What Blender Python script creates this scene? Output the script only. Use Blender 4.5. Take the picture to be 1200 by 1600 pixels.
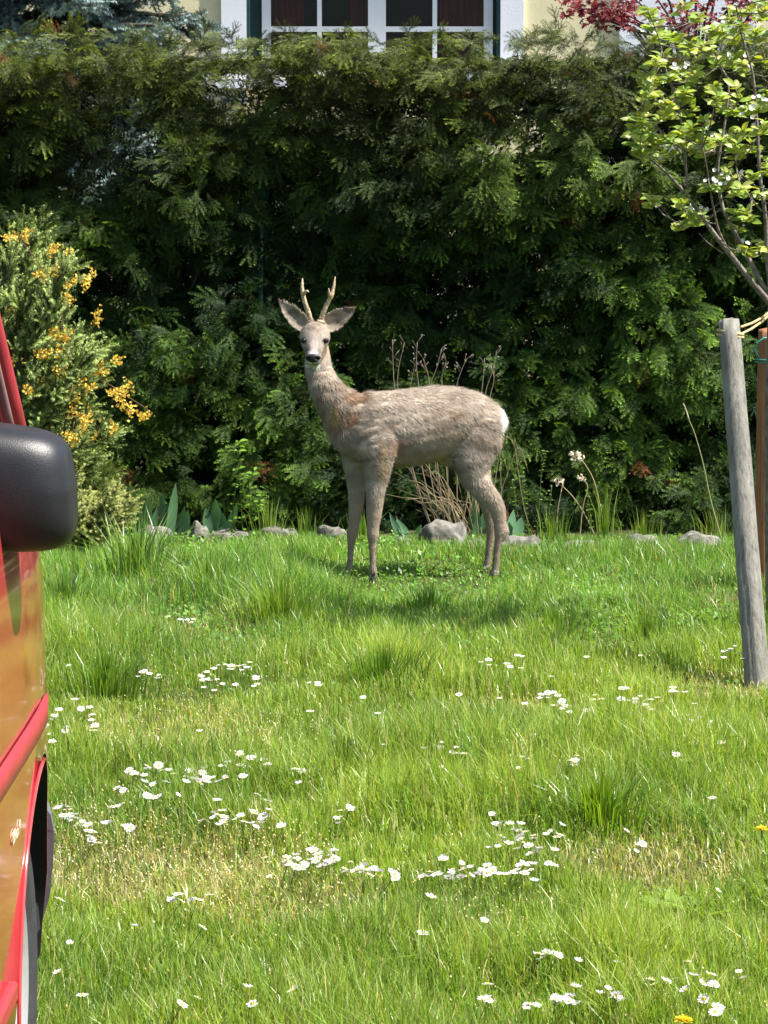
import bpy, bmesh, math, random
import numpy as np
from mathutils import Vector, Matrix, noise as mnoise

for o in list(bpy.data.objects): bpy.data.objects.remove(o)
scene = bpy.context.scene
C = scene.collection
random.seed(7); rng = np.random.default_rng(11)

# ------------------------------------------------------------------ camera
F = 4510.0; CAM_H = 1.5; PITCH = math.atan(510.0/F)
cam_d = bpy.data.cameras.new('camera'); cam = bpy.data.objects.new('camera', cam_d); C.objects.link(cam)
cam.location = (0, 0, CAM_H); cam.rotation_euler = (math.pi/2-PITCH, 0, 0)
cam_d.sensor_fit = 'VERTICAL'; cam_d.sensor_height = 24.0; cam_d.lens = F/1600*24.0
cam_d.clip_start = 0.05; cam_d.clip_end = 2000
scene.camera = cam
scene.render.resolution_x = 768; scene.render.resolution_y = 1024

# ------------------------------------------------------------------ sky, sun, exposure
TO_SUN = Vector((0.50, -0.11, 0.86)).normalized()
elev = math.asin(TO_SUN.z); azim = math.atan2(TO_SUN.x, TO_SUN.y)
w = bpy.data.worlds.new('World'); scene.world = w; w.use_nodes = True
nt = w.node_tree; nt.nodes.clear()
sky = nt.nodes.new('ShaderNodeTexSky'); sky.sky_type = 'NISHITA'; sky.sun_disc = False
sky.sun_elevation = elev; sky.sun_rotation = azim; sky.air_density = 1.0; sky.dust_density = 1.5
bg = nt.nodes.new('ShaderNodeBackground'); bg.inputs['Strength'].default_value = 0.085
ow = nt.nodes.new('ShaderNodeOutputWorld')
nt.links.new(sky.outputs[0], bg.inputs[0]); nt.links.new(bg.outputs[0], ow.inputs[0])
sd = bpy.data.lights.new('sun', 'SUN'); sd.energy = 5.0; sd.angle = math.radians(0.5); sd.color = (1.0, 0.955, 0.88)
sun = bpy.data.objects.new('sun', sd); C.objects.link(sun); sun.location = (6, -4, 12)
sun.rotation_euler = (-TO_SUN).to_track_quat('-Z', 'Y').to_euler()
vs = scene.view_settings; vs.view_transform = 'Standard'; vs.look = 'None'; vs.exposure = 1.4; vs.gamma = 1.0; vs.use_curve_mapping = False
scene.cycles.max_bounces = 8; scene.cycles.transmission_bounces = 6; scene.cycles.transparent_max_bounces = 8

# ------------------------------------------------------------------ pixel -> place helpers (photo measured at 1200x1600)
def ray(px, py):
    cx = (px-600)/F; cy = (800-py)/F
    s, c = math.sin(PITCH), math.cos(PITCH)
    return Vector((cx, c+cy*s, -s+cy*c))
def at(px, py, Y):
    d = ray(px, py); t = Y/d.y
    return Vector((d.x*t, Y, CAM_H+d.z*t))
def on_z(px, py, z=0.0):
    d = ray(px, py); t = (z-CAM_H)/d.z
    return Vector((d.x*t, d.y*t, z))

# ------------------------------------------------------------------ noise
def vnoise(x, y, seed=0):
    x = np.asarray(x, float); y = np.asarray(y, float)
    xi = np.floor(x).astype(np.int64); yi = np.floor(y).astype(np.int64)
    xf = x-xi; yf = y-yi
    def h(a, b):
        n = (a*374761393 + b*668265263 + seed*1442695041) & 0xffffffff
        n = ((n ^ (n >> 13))*1274126177) & 0xffffffff
        n = n ^ (n >> 16)
        return (n & 0xffff)/65535.0
    u = xf*xf*(3-2*xf); v = yf*yf*(3-2*yf)
    return (h(xi, yi)*(1-u)+h(xi+1, yi)*u)*(1-v)+(h(xi, yi+1)*(1-u)+h(xi+1, yi+1)*u)*v
def fnoise(x, y, seed=0, o=3):
    r = 0; a = 1; t = 0
    for k in range(o):
        r = r+a*vnoise(np.asarray(x)*2**k, np.asarray(y)*2**k, seed+k*17); t += a; a *= .5
    return r/t
def ground_z(x, y):
    return 0.05*(fnoise(np.asarray(x)*.9+5, np.asarray(y)*.9, 3)-.5)

# ------------------------------------------------------------------ materials
def nodes(name):
    m = bpy.data.materials.new(name); m.use_nodes = True
    t = m.node_tree; b = t.nodes['Principled BSDF']; out = t.nodes['Material Output']
    return m, t, b, out
def set_spec(b, v):
    b.inputs['Specular IOR Level'].default_value = v
def plain(name, col, rough=.6, spec=.5, metal=0, var=.12, scale=30, bump=0, bscale=80, coat=0):
    m, t, b, out = nodes(name)
    n = t.nodes.new('ShaderNodeTexNoise'); n.inputs['Scale'].default_value = scale; n.inputs['Detail'].default_value = 5
    tc = t.nodes.new('ShaderNodeTexCoord'); t.links.new(tc.outputs['Object'], n.inputs['Vector'])
    r = t.nodes.new('ShaderNodeValToRGB')
    r.color_ramp.elements[0].position = .3; r.color_ramp.elements[1].position = .7
    r.color_ramp.elements[0].color = (*[c*(1-var) for c in col], 1); r.color_ramp.elements[1].color = (*[min(1, c*(1+var)) for c in col], 1)
    t.links.new(n.outputs['Fac'], r.inputs[0]); t.links.new(r.outputs[0], b.inputs['Base Color'])
    b.inputs['Roughness'].default_value = rough; set_spec(b, spec); b.inputs['Metallic'].default_value = metal
    b.inputs['Coat Weight'].default_value = coat; b.inputs['Coat Roughness'].default_value = .05
    if bump:
        n2 = t.nodes.new('ShaderNodeTexNoise'); n2.inputs['Scale'].default_value = bscale; n2.inputs['Detail'].default_value = 6
        t.links.new(tc.outputs['Object'], n2.inputs['Vector'])
        bp = t.nodes.new('ShaderNodeBump'); bp.inputs['Strength'].default_value = bump; bp.inputs['Distance'].default_value = .01
        t.links.new(n2.outputs['Fac'], bp.inputs['Height']); t.links.new(bp.outputs[0], b.inputs['Normal'])
    return m
def leafy(name, trans=.35, rough=.45, spec=.35, tint=(1.15, 1.2, .55)):
    """foliage: colour from the 'Col' attribute, part of the light passing through the leaf"""
    m, t, b, out = nodes(name)
    a = t.nodes.new('ShaderNodeAttribute'); a.attribute_name = 'Col'
    t.links.new(a.outputs['Color'], b.inputs['Base Color'])
    b.inputs['Roughness'].default_value = rough; set_spec(b, spec)
    tr = t.nodes.new('ShaderNodeBsdfTranslucent')
    mul = t.nodes.new('ShaderNodeMix'); mul.data_type = 'RGBA'; mul.blend_type = 'MULTIPLY'; mul.inputs[0].default_value = 1
    mul.inputs['B'].default_value = (*tint, 1); t.links.new(a.outputs['Color'], mul.inputs['A'])
    t.links.new(mul.outputs['Result'], tr.inputs['Color'])
    mx = t.nodes.new('ShaderNodeMixShader'); mx.inputs[0].default_value = trans
    t.links.new(b.outputs[0], mx.inputs[1]); t.links.new(tr.outputs[0], mx.inputs[2]); t.links.new(mx.outputs[0], out.inputs['Surface'])
    return m
def attr_mat(name, rough=.8, spec=.2, bump=0, bscale=200):
    m, t, b, out = nodes(name)
    a = t.nodes.new('ShaderNodeAttribute'); a.attribute_name = 'Col'
    t.links.new(a.outputs['Color'], b.inputs['Base Color']); b.inputs['Roughness'].default_value = rough; set_spec(b, spec)
    if bump:
        tc = t.nodes.new('ShaderNodeTexCoord'); n2 = t.nodes.new('ShaderNodeTexNoise'); n2.inputs['Scale'].default_value = bscale
        t.links.new(tc.outputs['Object'], n2.inputs['Vector'])
        bp = t.nodes.new('ShaderNodeBump'); bp.inputs['Strength'].default_value = bump; bp.inputs['Distance'].default_value = .004
        t.links.new(n2.outputs['Fac'], bp.inputs['Height']); t.links.new(bp.outputs[0], b.inputs['Normal'])
    return m
M = {}
M['grass'] = leafy('grass_blade', .45, .36, .5, (1.25, 1.2, .45))
M['yew'] = leafy('yew_needle', .22, .5, .13, (1.3, 1.25, .5))
M['conifer'] = leafy('conifer_needle', .15, .5, .3, (1.1, 1.1, .7))
M['leaf'] = leafy('broad_leaf', .42, .4, .4, (1.3, 1.2, .4))
M['petal'] = leafy('petal', .3, .6, .2, (1, 1, 1))
M['iris'] = leafy('iris_leaf', .25, .4, .4, (1, 1.1, .6))
M['redleaf'] = leafy('maple_leaf', .4, .5, .3, (1.5, .7, .6))
M['dry'] = attr_mat('dry_stalk', .85, .15)
M['coat'] = attr_mat('deer_coat', .85, .12, .5, 160)
M['fur'] = attr_mat('deer_fur', .75, .15)
M['bark'] = plain('bark', (.055, .04, .03), .85, .2, var=.4, scale=40, bump=.6)
M['sapbark'] = plain('sapling_bark', (.16, .135, .11), .7, .3, var=.45, scale=35, bump=.4)
M['antler'] = plain('antler_bone', (.40, .30, .185), .5, .4, var=.35, scale=45, bump=.5, bscale=120)
M['nose'] = plain('wet_nose', (.008, .0075, .009), .5, .3, var=.2)
M['eye'] = plain('eye_dark', (.006, .005, .004), .12, .35, var=.1)
M['hoof'] = plain('hoof', (.03, .026, .024), .5, .4)
M['wall'] = plain('cream_render', (.80, .71, .44), .9, .1, var=.05, scale=6, bump=.35, bscale=160)
M['white'] = plain('white_paint', (.80, .81, .83), .5, .4, var=.03, scale=8, bump=.05)
M['trim'] = plain('white_plaster', (.82, .83, .86), .9, .1, var=.03, scale=5, bump=.2, bscale=140)
M['green_paint'] = plain('dark_green_paint', (.012, .05, .045), .5, .4, var=.15)
M['green_metal'] = plain('green_coated_metal', (.010, .042, .028), .55, .3, var=.2)
M['curtain'] = plain('dark_red_curtain', (.22, .018, .024), .9, .1, var=.3, scale=12)
M['dark'] = plain('dark_room', (.02, .018, .018), .9, .1)
M['tile'] = plain('roof_tile', (.26, .11, .07), .8, .2, var=.3)
def glass_mat(name, col, rough=.02):
    m, t, b, out = nodes(name)
    n = t.nodes.new('ShaderNodeTexNoise'); n.inputs['Scale'].default_value = 1.5
    bp = t.nodes.new('ShaderNodeBump'); bp.inputs['Strength'].default_value = .03; t.links.new(n.outputs['Fac'], bp.inputs['Height'])
    b.inputs['Base Color'].default_value = (*col, 1); b.inputs['Roughness'].default_value = rough
    b.inputs['Alpha'].default_value = .35; set_spec(b, .3); t.links.new(bp.outputs[0], b.inputs['Normal'])
    return m
M['glass'] = glass_mat('window_glass', (.01, .012, .014))
M['carglass'] = glass_mat('tinted_car_glass', (.012, .016, .014))

# ------------------------------------------------------------------ mesh building
class MB:
    def __init__(self): self.v = []; self.f = []; self.c = []; self.mi = []
    def add(self, vs, fs, col=None, mi=0):
        o = len(self.v)
        self.v += [tuple(p) for p in vs]; self.f += [tuple(i+o for i in f) for f in fs]
        self.c += [col if col else (1, 1, 1)]*len(vs); self.mi += [mi]*len(fs)
    def box(self, x0, x1, y0, y1, z0, z1, col=None, mi=0):
        vs = [(x, y, z) for z in (z0, z1) for y in (y0, y1) for x in (x0, x1)]
        self.add(vs, [(0, 2, 3, 1), (4, 5, 7, 6), (0, 1, 5, 4), (2, 6, 7, 3), (0, 4, 6, 2), (1, 3, 7, 5)], col, mi)
    def tube(self, pts, rad, n=6, col=None, mi=0, cap=True, jit=0):
        pts = [Vector(p) for p in pts]
        if not hasattr(rad, '__len__'): rad = [rad]*len(pts)
        vs = []; fs = []
        side = None
        for i, p in enumerate(pts):
            t = (pts[min(i+1, len(pts)-1)]-pts[max(i-1, 0)]).normalized()
            if side is None:
                side = t.orthogonal().normalized()
            side = (side-t*side.dot(t)).normalized(); b = t.cross(side)
            for k in range(n):
                a = 2*math.pi*k/n; r = rad[i]*(1+jit*random.uniform(-1, 1))
                vs.append(p+side*math.cos(a)*r+b*math.sin(a)*r)
        for i in range(len(pts)-1):
            for k in range(n):
                fs.append((i*n+k, i*n+(k+1) % n, (i+1)*n+(k+1) % n, (i+1)*n+k))
        if cap:
            fs.append(tuple(range(n-1, -1, -1))); fs.append(tuple(range((len(pts)-1)*n, len(pts)*n)))
        self.add(vs, fs, col, mi)
    def mesh(self, name, mats, smooth=True):
        me = bpy.data.meshes.new(name); me.from_pydata(self.v, [], self.f)
        if not isinstance(mats, (list, tuple)): mats = [mats]
        for m in mats: me.materials.append(m)
        if any(self.mi): me.polygons.foreach_set('material_index', self.mi)
        me.polygons.foreach_set('use_smooth', [smooth]*len(me.polygons))
        a = me.color_attributes.new('Col', 'FLOAT_COLOR', 'POINT')
        cc = np.ones((len(self.v), 4), np.float32); cc[:, :3] = np.array(self.c, np.float32).reshape(-1, 3)
        a.data.foreach_set('color', cc.ravel()); me.update()
        return me
    def build(self, name, mats, parent=None, smooth=True, loc=None):
        me = self.mesh(name, mats, smooth)
        return link(name, me, parent, loc)
def link(name, me, parent=None, loc=None):
    o = bpy.data.objects.new(name, me); C.objects.link(o)
    if parent is not None: o.parent = parent
    if loc is not None:
        o.location = loc
    elif parent is not None:
        # meshes are built in world coordinates: cancel the offsets of the chain above
        off = Vector((0, 0, 0)); q = parent
        while q is not None: off += q.location; q = q.parent
        o.location = -off
    return o
def big(name, V, T, col, mat, parent=None, kind='stuff'):
    """V (n,3), T (m,3) triangles, col (n,3): one large triangle mesh"""
    V = np.ascontiguousarray(V, np.float32); T = np.ascontiguousarray(T, np.int32)
    me = bpy.data.meshes.new(name); me.vertices.add(len(V)); me.vertices.foreach_set('co', V.ravel())
    me.loops.add(T.size); me.loops.foreach_set('vertex_index', T.ravel())
    me.polygons.add(len(T)); me.polygons.foreach_set('loop_start', np.arange(0, T.size, 3, dtype=np.int32))
    me.update(calc_edges=True)
    a = me.color_attributes.new('Col', 'FLOAT_COLOR', 'POINT')
    cc = np.ones((len(V), 4), np.float32); cc[:, :3] = np.clip(col, 0, 1); a.data.foreach_set('color', cc.ravel())
    me.materials.append(mat); me.validate()
    o = link(name, me, parent)
    if kind: o['kind'] = kind
    return o
def tag(o, label, cat, group=None):
    o['label'] = label; o['category'] = cat
    if group: o['group'] = group
    return o
def thing(name, loc, label, cat, group=None):
    o = bpy.data.objects.new(name, None); C.objects.link(o); o.location = loc; o.empty_display_size = .1
    return tag(o, label, cat, group)
def evaluated(o):
    dg = bpy.context.evaluated_depsgraph_get(); dg.update()
    return bpy.data.meshes.new_from_object(o.evaluated_get(dg))
def stamp(temps, which, pos, R, scale, tempcol, cmul):
    """copy template sprays: temps list of (V,T,colmix); R (n,3,3)"""
    Vs, Ts, Cs = [], [], []; off = 0
    for k, (tv, tt, tm) in enumerate(temps):
        ids = np.nonzero(which == k)[0]
        if not len(ids): continue
        v = np.einsum('nij,mj->nmi', R[ids], tv)*scale[ids][:, None, None]+pos[ids][:, None, :]
        c = tempcol(ids, tm)
        n, m = v.shape[:2]
        t = tt[None]+(np.arange(n)*m)[:, None, None]+off
        Vs.append(v.reshape(-1, 3)); Ts.append(t.reshape(-1, 3)); Cs.append(c.reshape(-1, 3)); off += n*m
    return np.concatenate(Vs), np.concatenate(Ts), np.concatenate(Cs)
def frames(d, up):
    """rows of rotation: local x -> d, local z ~ up"""
    d = d/np.linalg.norm(d, axis=1, keepdims=True)
    z = up-(up*d).sum(1, keepdims=True)*d; z = z/np.linalg.norm(z, axis=1, keepdims=True)
    y = np.cross(z, d)
    return np.stack([d, y, z], axis=2)

# ================================================================== THE GROUND
M['soil'] = plain('lawn_soil', (.045, .05, .02), .95, .1, var=.5, scale=14, bump=.8, bscale=40)
def make_ground():
    # fine patch of lawn sitting inside one sheet that reaches the horizon
    xs = np.concatenate([[-600, -150, -40, -15], np.linspace(-6, 6, 61), [15, 40, 150, 600]])
    ys = np.concatenate([[-600, -150, -40, -10], np.linspace(-2, 22, 121), [40, 90, 250, 900]])
    X, Y = np.meshgrid(xs, ys); Z = np.where((abs(X) < 6.1) & (Y > -2.1) & (Y < 22.1), ground_z(X, Y), 0)
    mb = MB(); n = len(xs)
    mb.v = list(zip(X.ravel(), Y.ravel(), Z.ravel())); mb.c = [(1, 1, 1)]*len(mb.v)
    mb.f = [(j*n+i, j*n+i+1, (j+1)*n+i+1, (j+1)*n+i) for j in range(len(ys)-1) for i in range(n-1)]; mb.mi = [0]*len(mb.f)
    o = mb.build('ground', M['soil']); o['kind'] = 'structure'
make_ground()

def to_px(x, y, z=0):
    s, c = math.sin(PITCH), math.cos(PITCH); h = z-CAM_H
    zc = y*c-h*s; yc = y*s+h*c
    return 600+F*x/zc, 800-F*yc/zc
def blob(px, py, cx, cy, rx, ry):
    return np.clip(1.25-((px-cx)/rx)**2-((py-cy)/ry)**2, 0, 1)

def blades(P, h, wd, ang, lean, col, twist=None, seg2=True):
    """n grass blades: 5 points, 3 triangles each, bending over towards ang"""
    n = len(P); ang = np.asarray(ang)
    d = np.stack([np.cos(ang), np.sin(ang), np.zeros(n)], 1)
    ta = ang+np.pi/2+(rng.normal(0, .5, n) if twist is None else twist)
    s = np.stack([np.cos(ta), np.sin(ta), np.zeros(n)], 1)*(wd/2)[:, None]
    up = np.array([0, 0, 1.])
    l1 = (lean*.28*h)[:, None]*d; z1 = (h*.58)[:, None]*up
    l2 = (lean*h)[:, None]*d; z2 = (h*np.sqrt(np.clip(1-(.75*lean)**2, .05, 1)))[:, None]*up
    V = np.stack([P-s, P+s, P+l1+z1-s*.85, P+l1+z1+s*.85, P+l2+z2], 1)
    T = np.array([[0, 1, 3], [0, 3, 2], [2, 3, 4]])[None]+(np.arange(n)*5)[:, None, None]
    Cc = np.repeat(col[:, None, :], 5, 1)
    Cc[:, 4] = Cc[:, 4]*np.array([1.15, 1.08, 1.0])
    return V.reshape(-1, 3), T.reshape(-1, 3), Cc.reshape(-1, 3)

def lawn():
    n = 500000
    # more candidates near the camera where blades show larger
    y = 4.2+(12.12-4.2)*rng.random(n)**1.12
    x = (rng.random(n)*2-1)*(0.137*y+.55)
    px, py = to_px(x, y)
    nz = fnoise(x*1.3, y*1.3, 21); nz2 = fnoise(x*5, y*3.5, 33); nz3 = fnoise(x*11, y*8, 5)
    tall = np.maximum.reduce([blob(px, py, 700, 1235, 240, 85), blob(px, py, 430, 935, 130, 70)*.9, blob(px, py, 150, 985, 130, 110)*.9,
                              blob(px, py, 600, 1060, 130, 55)*.8, blob(px, py, 150, 1540, 160, 80)*.7, blob(px, py, 1000, 1220, 240, 70)*.8, blob(px, py, 900, 1500, 190, 60)*.6])
    dry = np.maximum.reduce([blob(px, py, 230, 1375, 280, 62), blob(px, py, 1020, 1365, 170, 42), blob(px, py, 260, 1160, 170, 50)*.6,
                             blob(px, py, 430, 1430, 200, 45)*.6, blob(px, py, 1120, 1085, 110, 30)*.9, blob(px, py, 780, 1120, 160, 25)*.5, blob(px, py, 300, 985, 130, 22)*.5])
    dry = np.clip(dry*(.4+1.1*nz2), 0, 1)
    lushy = np.clip((py-1060)/-120, 0, 1)           # taller herb growth towards the deer
    keep = rng.random(n) < np.clip(.45+.75*nz2+.3*tall-.25*dry, 0, 1)
    clump = np.clip(fnoise(x*4.2, y*3.6, 55, 2)*2.6-1.0, 0, 1)
    short = np.clip(1.25*blob(px, py, 660, 912, 190, 40)+.8*blob(px, py, 330, 1090, 260, 26)+.6*blob(px, py, 960, 1000, 190, 26), 0, 1)
    h = (.022+.046*nz*nz2*2+.06*tall*nz3*1.4+.015*lushy+.065*clump*(1-dry))*(1-.45*dry)*(1-.72*np.clip(short, 0, 1.1))*rng.uniform(.5, 1.4, n)*np.clip(1-.55*(y-11.2)/.6, .45, 1)
    x, y, px, py, h, tall, dry, nz, nz2, nz3, lushy = [a[keep] for a in (x, y, px, py, h, tall, dry, nz, nz2, nz3, lushy)]
    n = len(x)
    P = np.stack([x, y, ground_z(x, y)-.004], 1)
    ang = rng.uniform(0, 2*np.pi, n); lean = np.clip(rng.gamma(2.2, .17, n), .05, 1.15); lean = np.where(dry > .4, np.clip(lean*1.5, 0, 1.25), lean)
    wd = rng.uniform(.0019, .0036, n)*(1+.3*lushy)
    g0 = np.array([.165, .305, .034]); g1 = np.array([.375, .475, .08]); g2 = np.array([.17, .345, .068]); st = np.array([.52, .47, .22])
    t = np.clip(nz3*.9+rng.normal(0, .25, n), 0, 1)[:, None]
    col = g0*(1-t)+g1*t
    a = (lushy*.75)[:, None]; col = col*(1-a)+(g2*(.8+.6*t))*a
    big_ = np.clip(fnoise(x*1.7+9, y*1.4, 123, 3)*2.4-.7, 0, 1)[:, None]
    col = col*(1-.55*big_)+(np.array([.09, .205, .04])*(.6+.7*t))*.55*big_
    pd = (rng.random(n) < (.09+.52*dry))[:, None]
    col = np.where(pd, st*rng.uniform(.6, 1.15, (n, 1)), col)*rng.uniform(.75, 1.2, (n, 1))
    V, T, Cc = blades(P, h, wd, ang, lean, col)
    o = big('grass', V, T, Cc, M['grass']); tag(o, 'short green lawn grass with dry yellowish patches', 'grass')
    # pale seed heads on hair-thin stalks over the dry, mossy places
    m = 60000
    y = 4.6+6.2*rng.random(m)**1.1; x = (rng.random(m)*2-1)*(.137*y+.3); px, py = to_px(x, y)
    d = np.maximum.reduce([blob(px, py, 240, 1360, 300, 80), blob(px, py, 300, 1180, 200, 60)*.45, blob(px, py, 560, 1430, 220, 50)*.6, blob(px, py, 780, 1470, 120, 40)*.5])
    k = rng.random(m) < .035+.62*d*fnoise(x*5, y*4, 77)*1.3
    x, y = x[k], y[k]; m = len(x); z = ground_z(x, y)+rng.uniform(.03, .075, m)
    r = rng.uniform(.0016, .0042, m)
    c = np.stack([x, y, z], 1)
    tet = np.array([[0, 0, 1], [.94, 0, -.33], [-.47, .82, -.33], [-.47, -.82, -.33]])
    V = c[:, None]+tet[None]*r[:, None, None]; T = np.array([[0, 1, 2], [0, 2, 3], [0, 3, 1], [1, 3, 2]])[None]+(np.arange(m)*4)[:, None, None]
    pal = np.array([[.62, .55, .30], [.7, .66, .48], [.45, .36, .16], [.6, .55, .2]])[rng.integers(0, 4, m)]
    Cc = np.repeat(pal[:, None], 4, 1)
    p0 = np.stack([x, y, ground_z(x, y)], 1)
    Vs, Ts, Cs = blades(p0, z-ground_z(x, y), np.full(m, .0012), rng.uniform(0, 6.28, m), np.full(m, .0), pal*.8)
    o = big('seed_heads', np.concatenate([V.reshape(-1, 3), Vs]), np.concatenate([T.reshape(-1, 3), Ts+m*4]), np.concatenate([Cc.reshape(-1, 3), Cs]), M['grass'])
    tag(o, 'tiny pale seed heads scattered over the dry lawn', 'seed heads')
    # small broad leaves (clover, ground ivy) in the upper lawn round the deer
    m = 60000
    y = 8.2+3.9*rng.random(m); x = (rng.random(m)*2-1)*(.137*y+.5); px, py = to_px(x, y)
    k = rng.random(m) < np.clip((1075-py)/110, .04, 1)*(1-.55*blob(px, py, 660, 912, 190, 40))*np.clip(fnoise(x*2.5, y*2, 91)*1.2-.1, .05, 1)
    x, y = x[k], y[k]; m = len(x); z = ground_z(x, y)+rng.uniform(.012, .05, m)
    ln = rng.uniform(.005, .011, m); a = rng.uniform(0, 6.28, m); ti = rng.normal(0, .45, m)
    d = np.stack([np.cos(a), np.sin(a), ti], 1)*ln[:, None]; s = np.stack([-np.sin(a), np.cos(a), rng.normal(0, .3, m)], 1)*(ln*.75)[:, None]
    c = np.stack([x, y, z], 1)
    V = np.stack([c-d, c-d*.1+s, c+d, c-d*.1-s], 1); T = np.array([[0, 1, 2], [0, 2, 3]])[None]+(np.arange(m)*4)[:, None, None]
    col = np.array([.10, .24, .035])*rng.uniform(.6, 1.6, (m, 1))*np.array([1, 1, 1])+rng.random((m, 1))*np.array([.05, .02, .03])
    o = big('ground_cover', V.reshape(-1, 3), T.reshape(-1, 3), np.repeat(col[:, None], 4, 1).reshape(-1, 3), M['leaf'])
    tag(o, 'small round clover and ivy leaves spreading through the grass near the deer', 'ground cover')
lawn()

# ================================================================== THE HOUSE
def house():
    HY = 18.0
    def X(px): return at(px, 200, HY).x
    def Z(py): return at(600, py, HY).z
    base = thing('house', (0, HY, 0), 'cream yellow house with white trimmed window behind the hedge', 'house')
    wx0, wx1 = X(386), X(781); wz0, wz1 = Z(67)-.22, Z(67)+1.35     # opening in the wall
    L, R_, top = -7.5, 5.2, 5.6
    mb = MB(); y0, y1 = HY, HY+.35
    mb.box(L, wx0, y0, y1, 0, top); mb.box(wx1, R_, y0, y1, 0, top); mb.box(wx0, wx1, y0, y1, 0, wz0); mb.box(wx0, wx1, y0, y1, wz1, top)
    mb.box(L, L+.3, HY+.352, HY+8, 0, top); mb.box(R_-.3, R_, HY+.352, HY+8, 0, top); mb.box(L, R_, HY+8.002, HY+8.3, 0, top)
    mb.build('wall', M['wall'], base, False)
    # painted surround, proud of the wall
    mb = MB(); s0, s1 = X(347), X(817); p0, p1 = HY-.03, HY-.001
    mb.box(s0, wx0, p0, p1, wz0-.15, wz1+.15); mb.box(wx1, s1, p0, p1, wz0-.15, wz1+.15); mb.box(wx0, wx1, p0, p1, wz1, wz1+.15)
    mb.build('window_surround', M['trim'], base, False)
    mb = MB(); mb.box(s0-.03, s1+.03, HY-.14, HY-.032, wz0-.06, wz0-.005); mb.build('window_sill', M['trim'], base, False)
    # green lining of the reveal
    mb = MB(); mb.box(wx0+.002, wx0+.02, HY-.02, HY+.13, wz0, wz1); mb.box(wx0+.002, X(417), HY+.13, HY+.16, wz0, wz1)
    mb.build('reveal_lining', M['green_paint'], base, False)
    mb = MB(); mb.box(wx1-.02, wx1-.002, HY-.02, HY+.13, wz0, wz1); mb.box(X(766), wx1-.002, HY+.13, HY+.16, wz0, wz1)
    mb.build('reveal_lining', M['green_paint'], base, False)
    fx0, fx1 = X(409), X(770); mid = X(589)
    win = bpy.data.objects.new('window', None); C.objects.link(win); win.parent = base
    fy = HY+.09
    mb = MB()
    mb.box(fx0, fx0+.055, fy, fy+.06, wz0, wz1); mb.box(fx1-.055, fx1, fy, fy+.06, wz0, wz1); mb.box(fx0+.055, fx1-.055, fy, fy+.06, wz1-.06, wz1); mb.box(fx0+.055, fx1-.055, fy, fy+.06, wz0, wz0+.06)
    mb.box(mid-.055, mid+.055, fy-.006, fy+.055, wz0+.06, wz1-.06)
    mb.build('frame', M['white'], win, False)
    zb = Z(44); rows = [wz0+.06, zb, zb+.43, zb+.86, wz1-.06]
    for (a, b) in ((fx0+.055, mid-.055), (mid+.055, fx1-.055)):
        m_ = (a+b)/2
        mb = MB(); mb.box(m_-.014, m_+.014, fy+.012, fy+.046, rows[0], rows[-1]); mb.build('glazing_bar', M['white'], win, False)
        for zz in rows[1:-1]:
            for (c, d) in ((a, m_-.0142), (m_+.0142, b)):
                mb = MB(); mb.box(c, d, fy+.014, fy+.044, zz-.016, zz+.016); mb.build('glazing_bar', M['white'], win, False)
        for (c, d) in ((a, m_-.014), (m_+.014, b)):
            for i in range(4):
                mb = MB(); mb.box(c, d, fy+.026, fy+.032, rows[i]+(.016 if i else 0), rows[i+1]-(.016 if i < 3 else 0)); mb.build('pane', M['glass'], win, False)
    # dark red curtains drawn to the sides and the dark room behind
    for (a, b) in ((fx0-.02, fx0+.25), (fx1-.32, fx1+.02), (mid-.16, mid+.03)):
        mb = MB(); n = 28
        vs = []; fs = []
        for i in range(n+1):
            xx = a+(b-a)*i/n; yy = HY+.24+.03*math.sin(i*1.7)
            vs += [(xx, yy, wz0-.3), (xx, yy, wz1+.1)]
        fs = [(2*i, 2*i+2, 2*i+3, 2*i+1) for i in range(n)]
        mb.add(vs, fs); c = mb.build('curtain', M['curtain'], win)
        sm = c.modifiers.new('thickness', 'SOLIDIFY'); sm.thickness = .006
    mb = MB(); mb.box(wx0-1.2, wx1+1.2, HY+3, HY+3.1, .2, top-.2); mb.box(wx0-1.2, wx1+1.2, HY+.5, HY+2.99, wz1+.3, wz1+.4); mb.box(wx0-1.3, wx0-1.21, HY+.5, HY+3, .2, wz1+.3); mb.box(wx1+1.21, wx1+1.3, HY+.5, HY+3, .2, wz1+.3); mb.box(wx0-1.2, wx1+1.2, HY+.5, HY+2.99, .2, .3)
    mb.build('room_wall', M['dark'], base, False)
    # second window bay: white panel further right, behind the maple
    mb = MB(); mb.box(X(966), X(1178), HY-.03, HY-.001, .8, 3.9); mb.build('bay_panel', M['trim'], base, False)
    # roof with eaves
    mb = MB(); o_ = .35
    a, b = (L-o_, HY-o_), (R_+o_, HY+8.3+o_); yr = (a[1]+b[1])/2
    vs = [(a[0], a[1], top-.05), (b[0], a[1], top-.05), (b[0], b[1], top-.05), (a[0], b[1], top-.05), (a[0], yr, top+3.2), (b[0], yr, top+3.2)]
    mb.add(vs, [(0, 1, 5, 4), (2, 3, 4, 5), (0, 4, 3), (1, 2, 5), (3, 2, 1, 0)]); mb.build('roof', M['tile'], base, False)
house()

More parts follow.
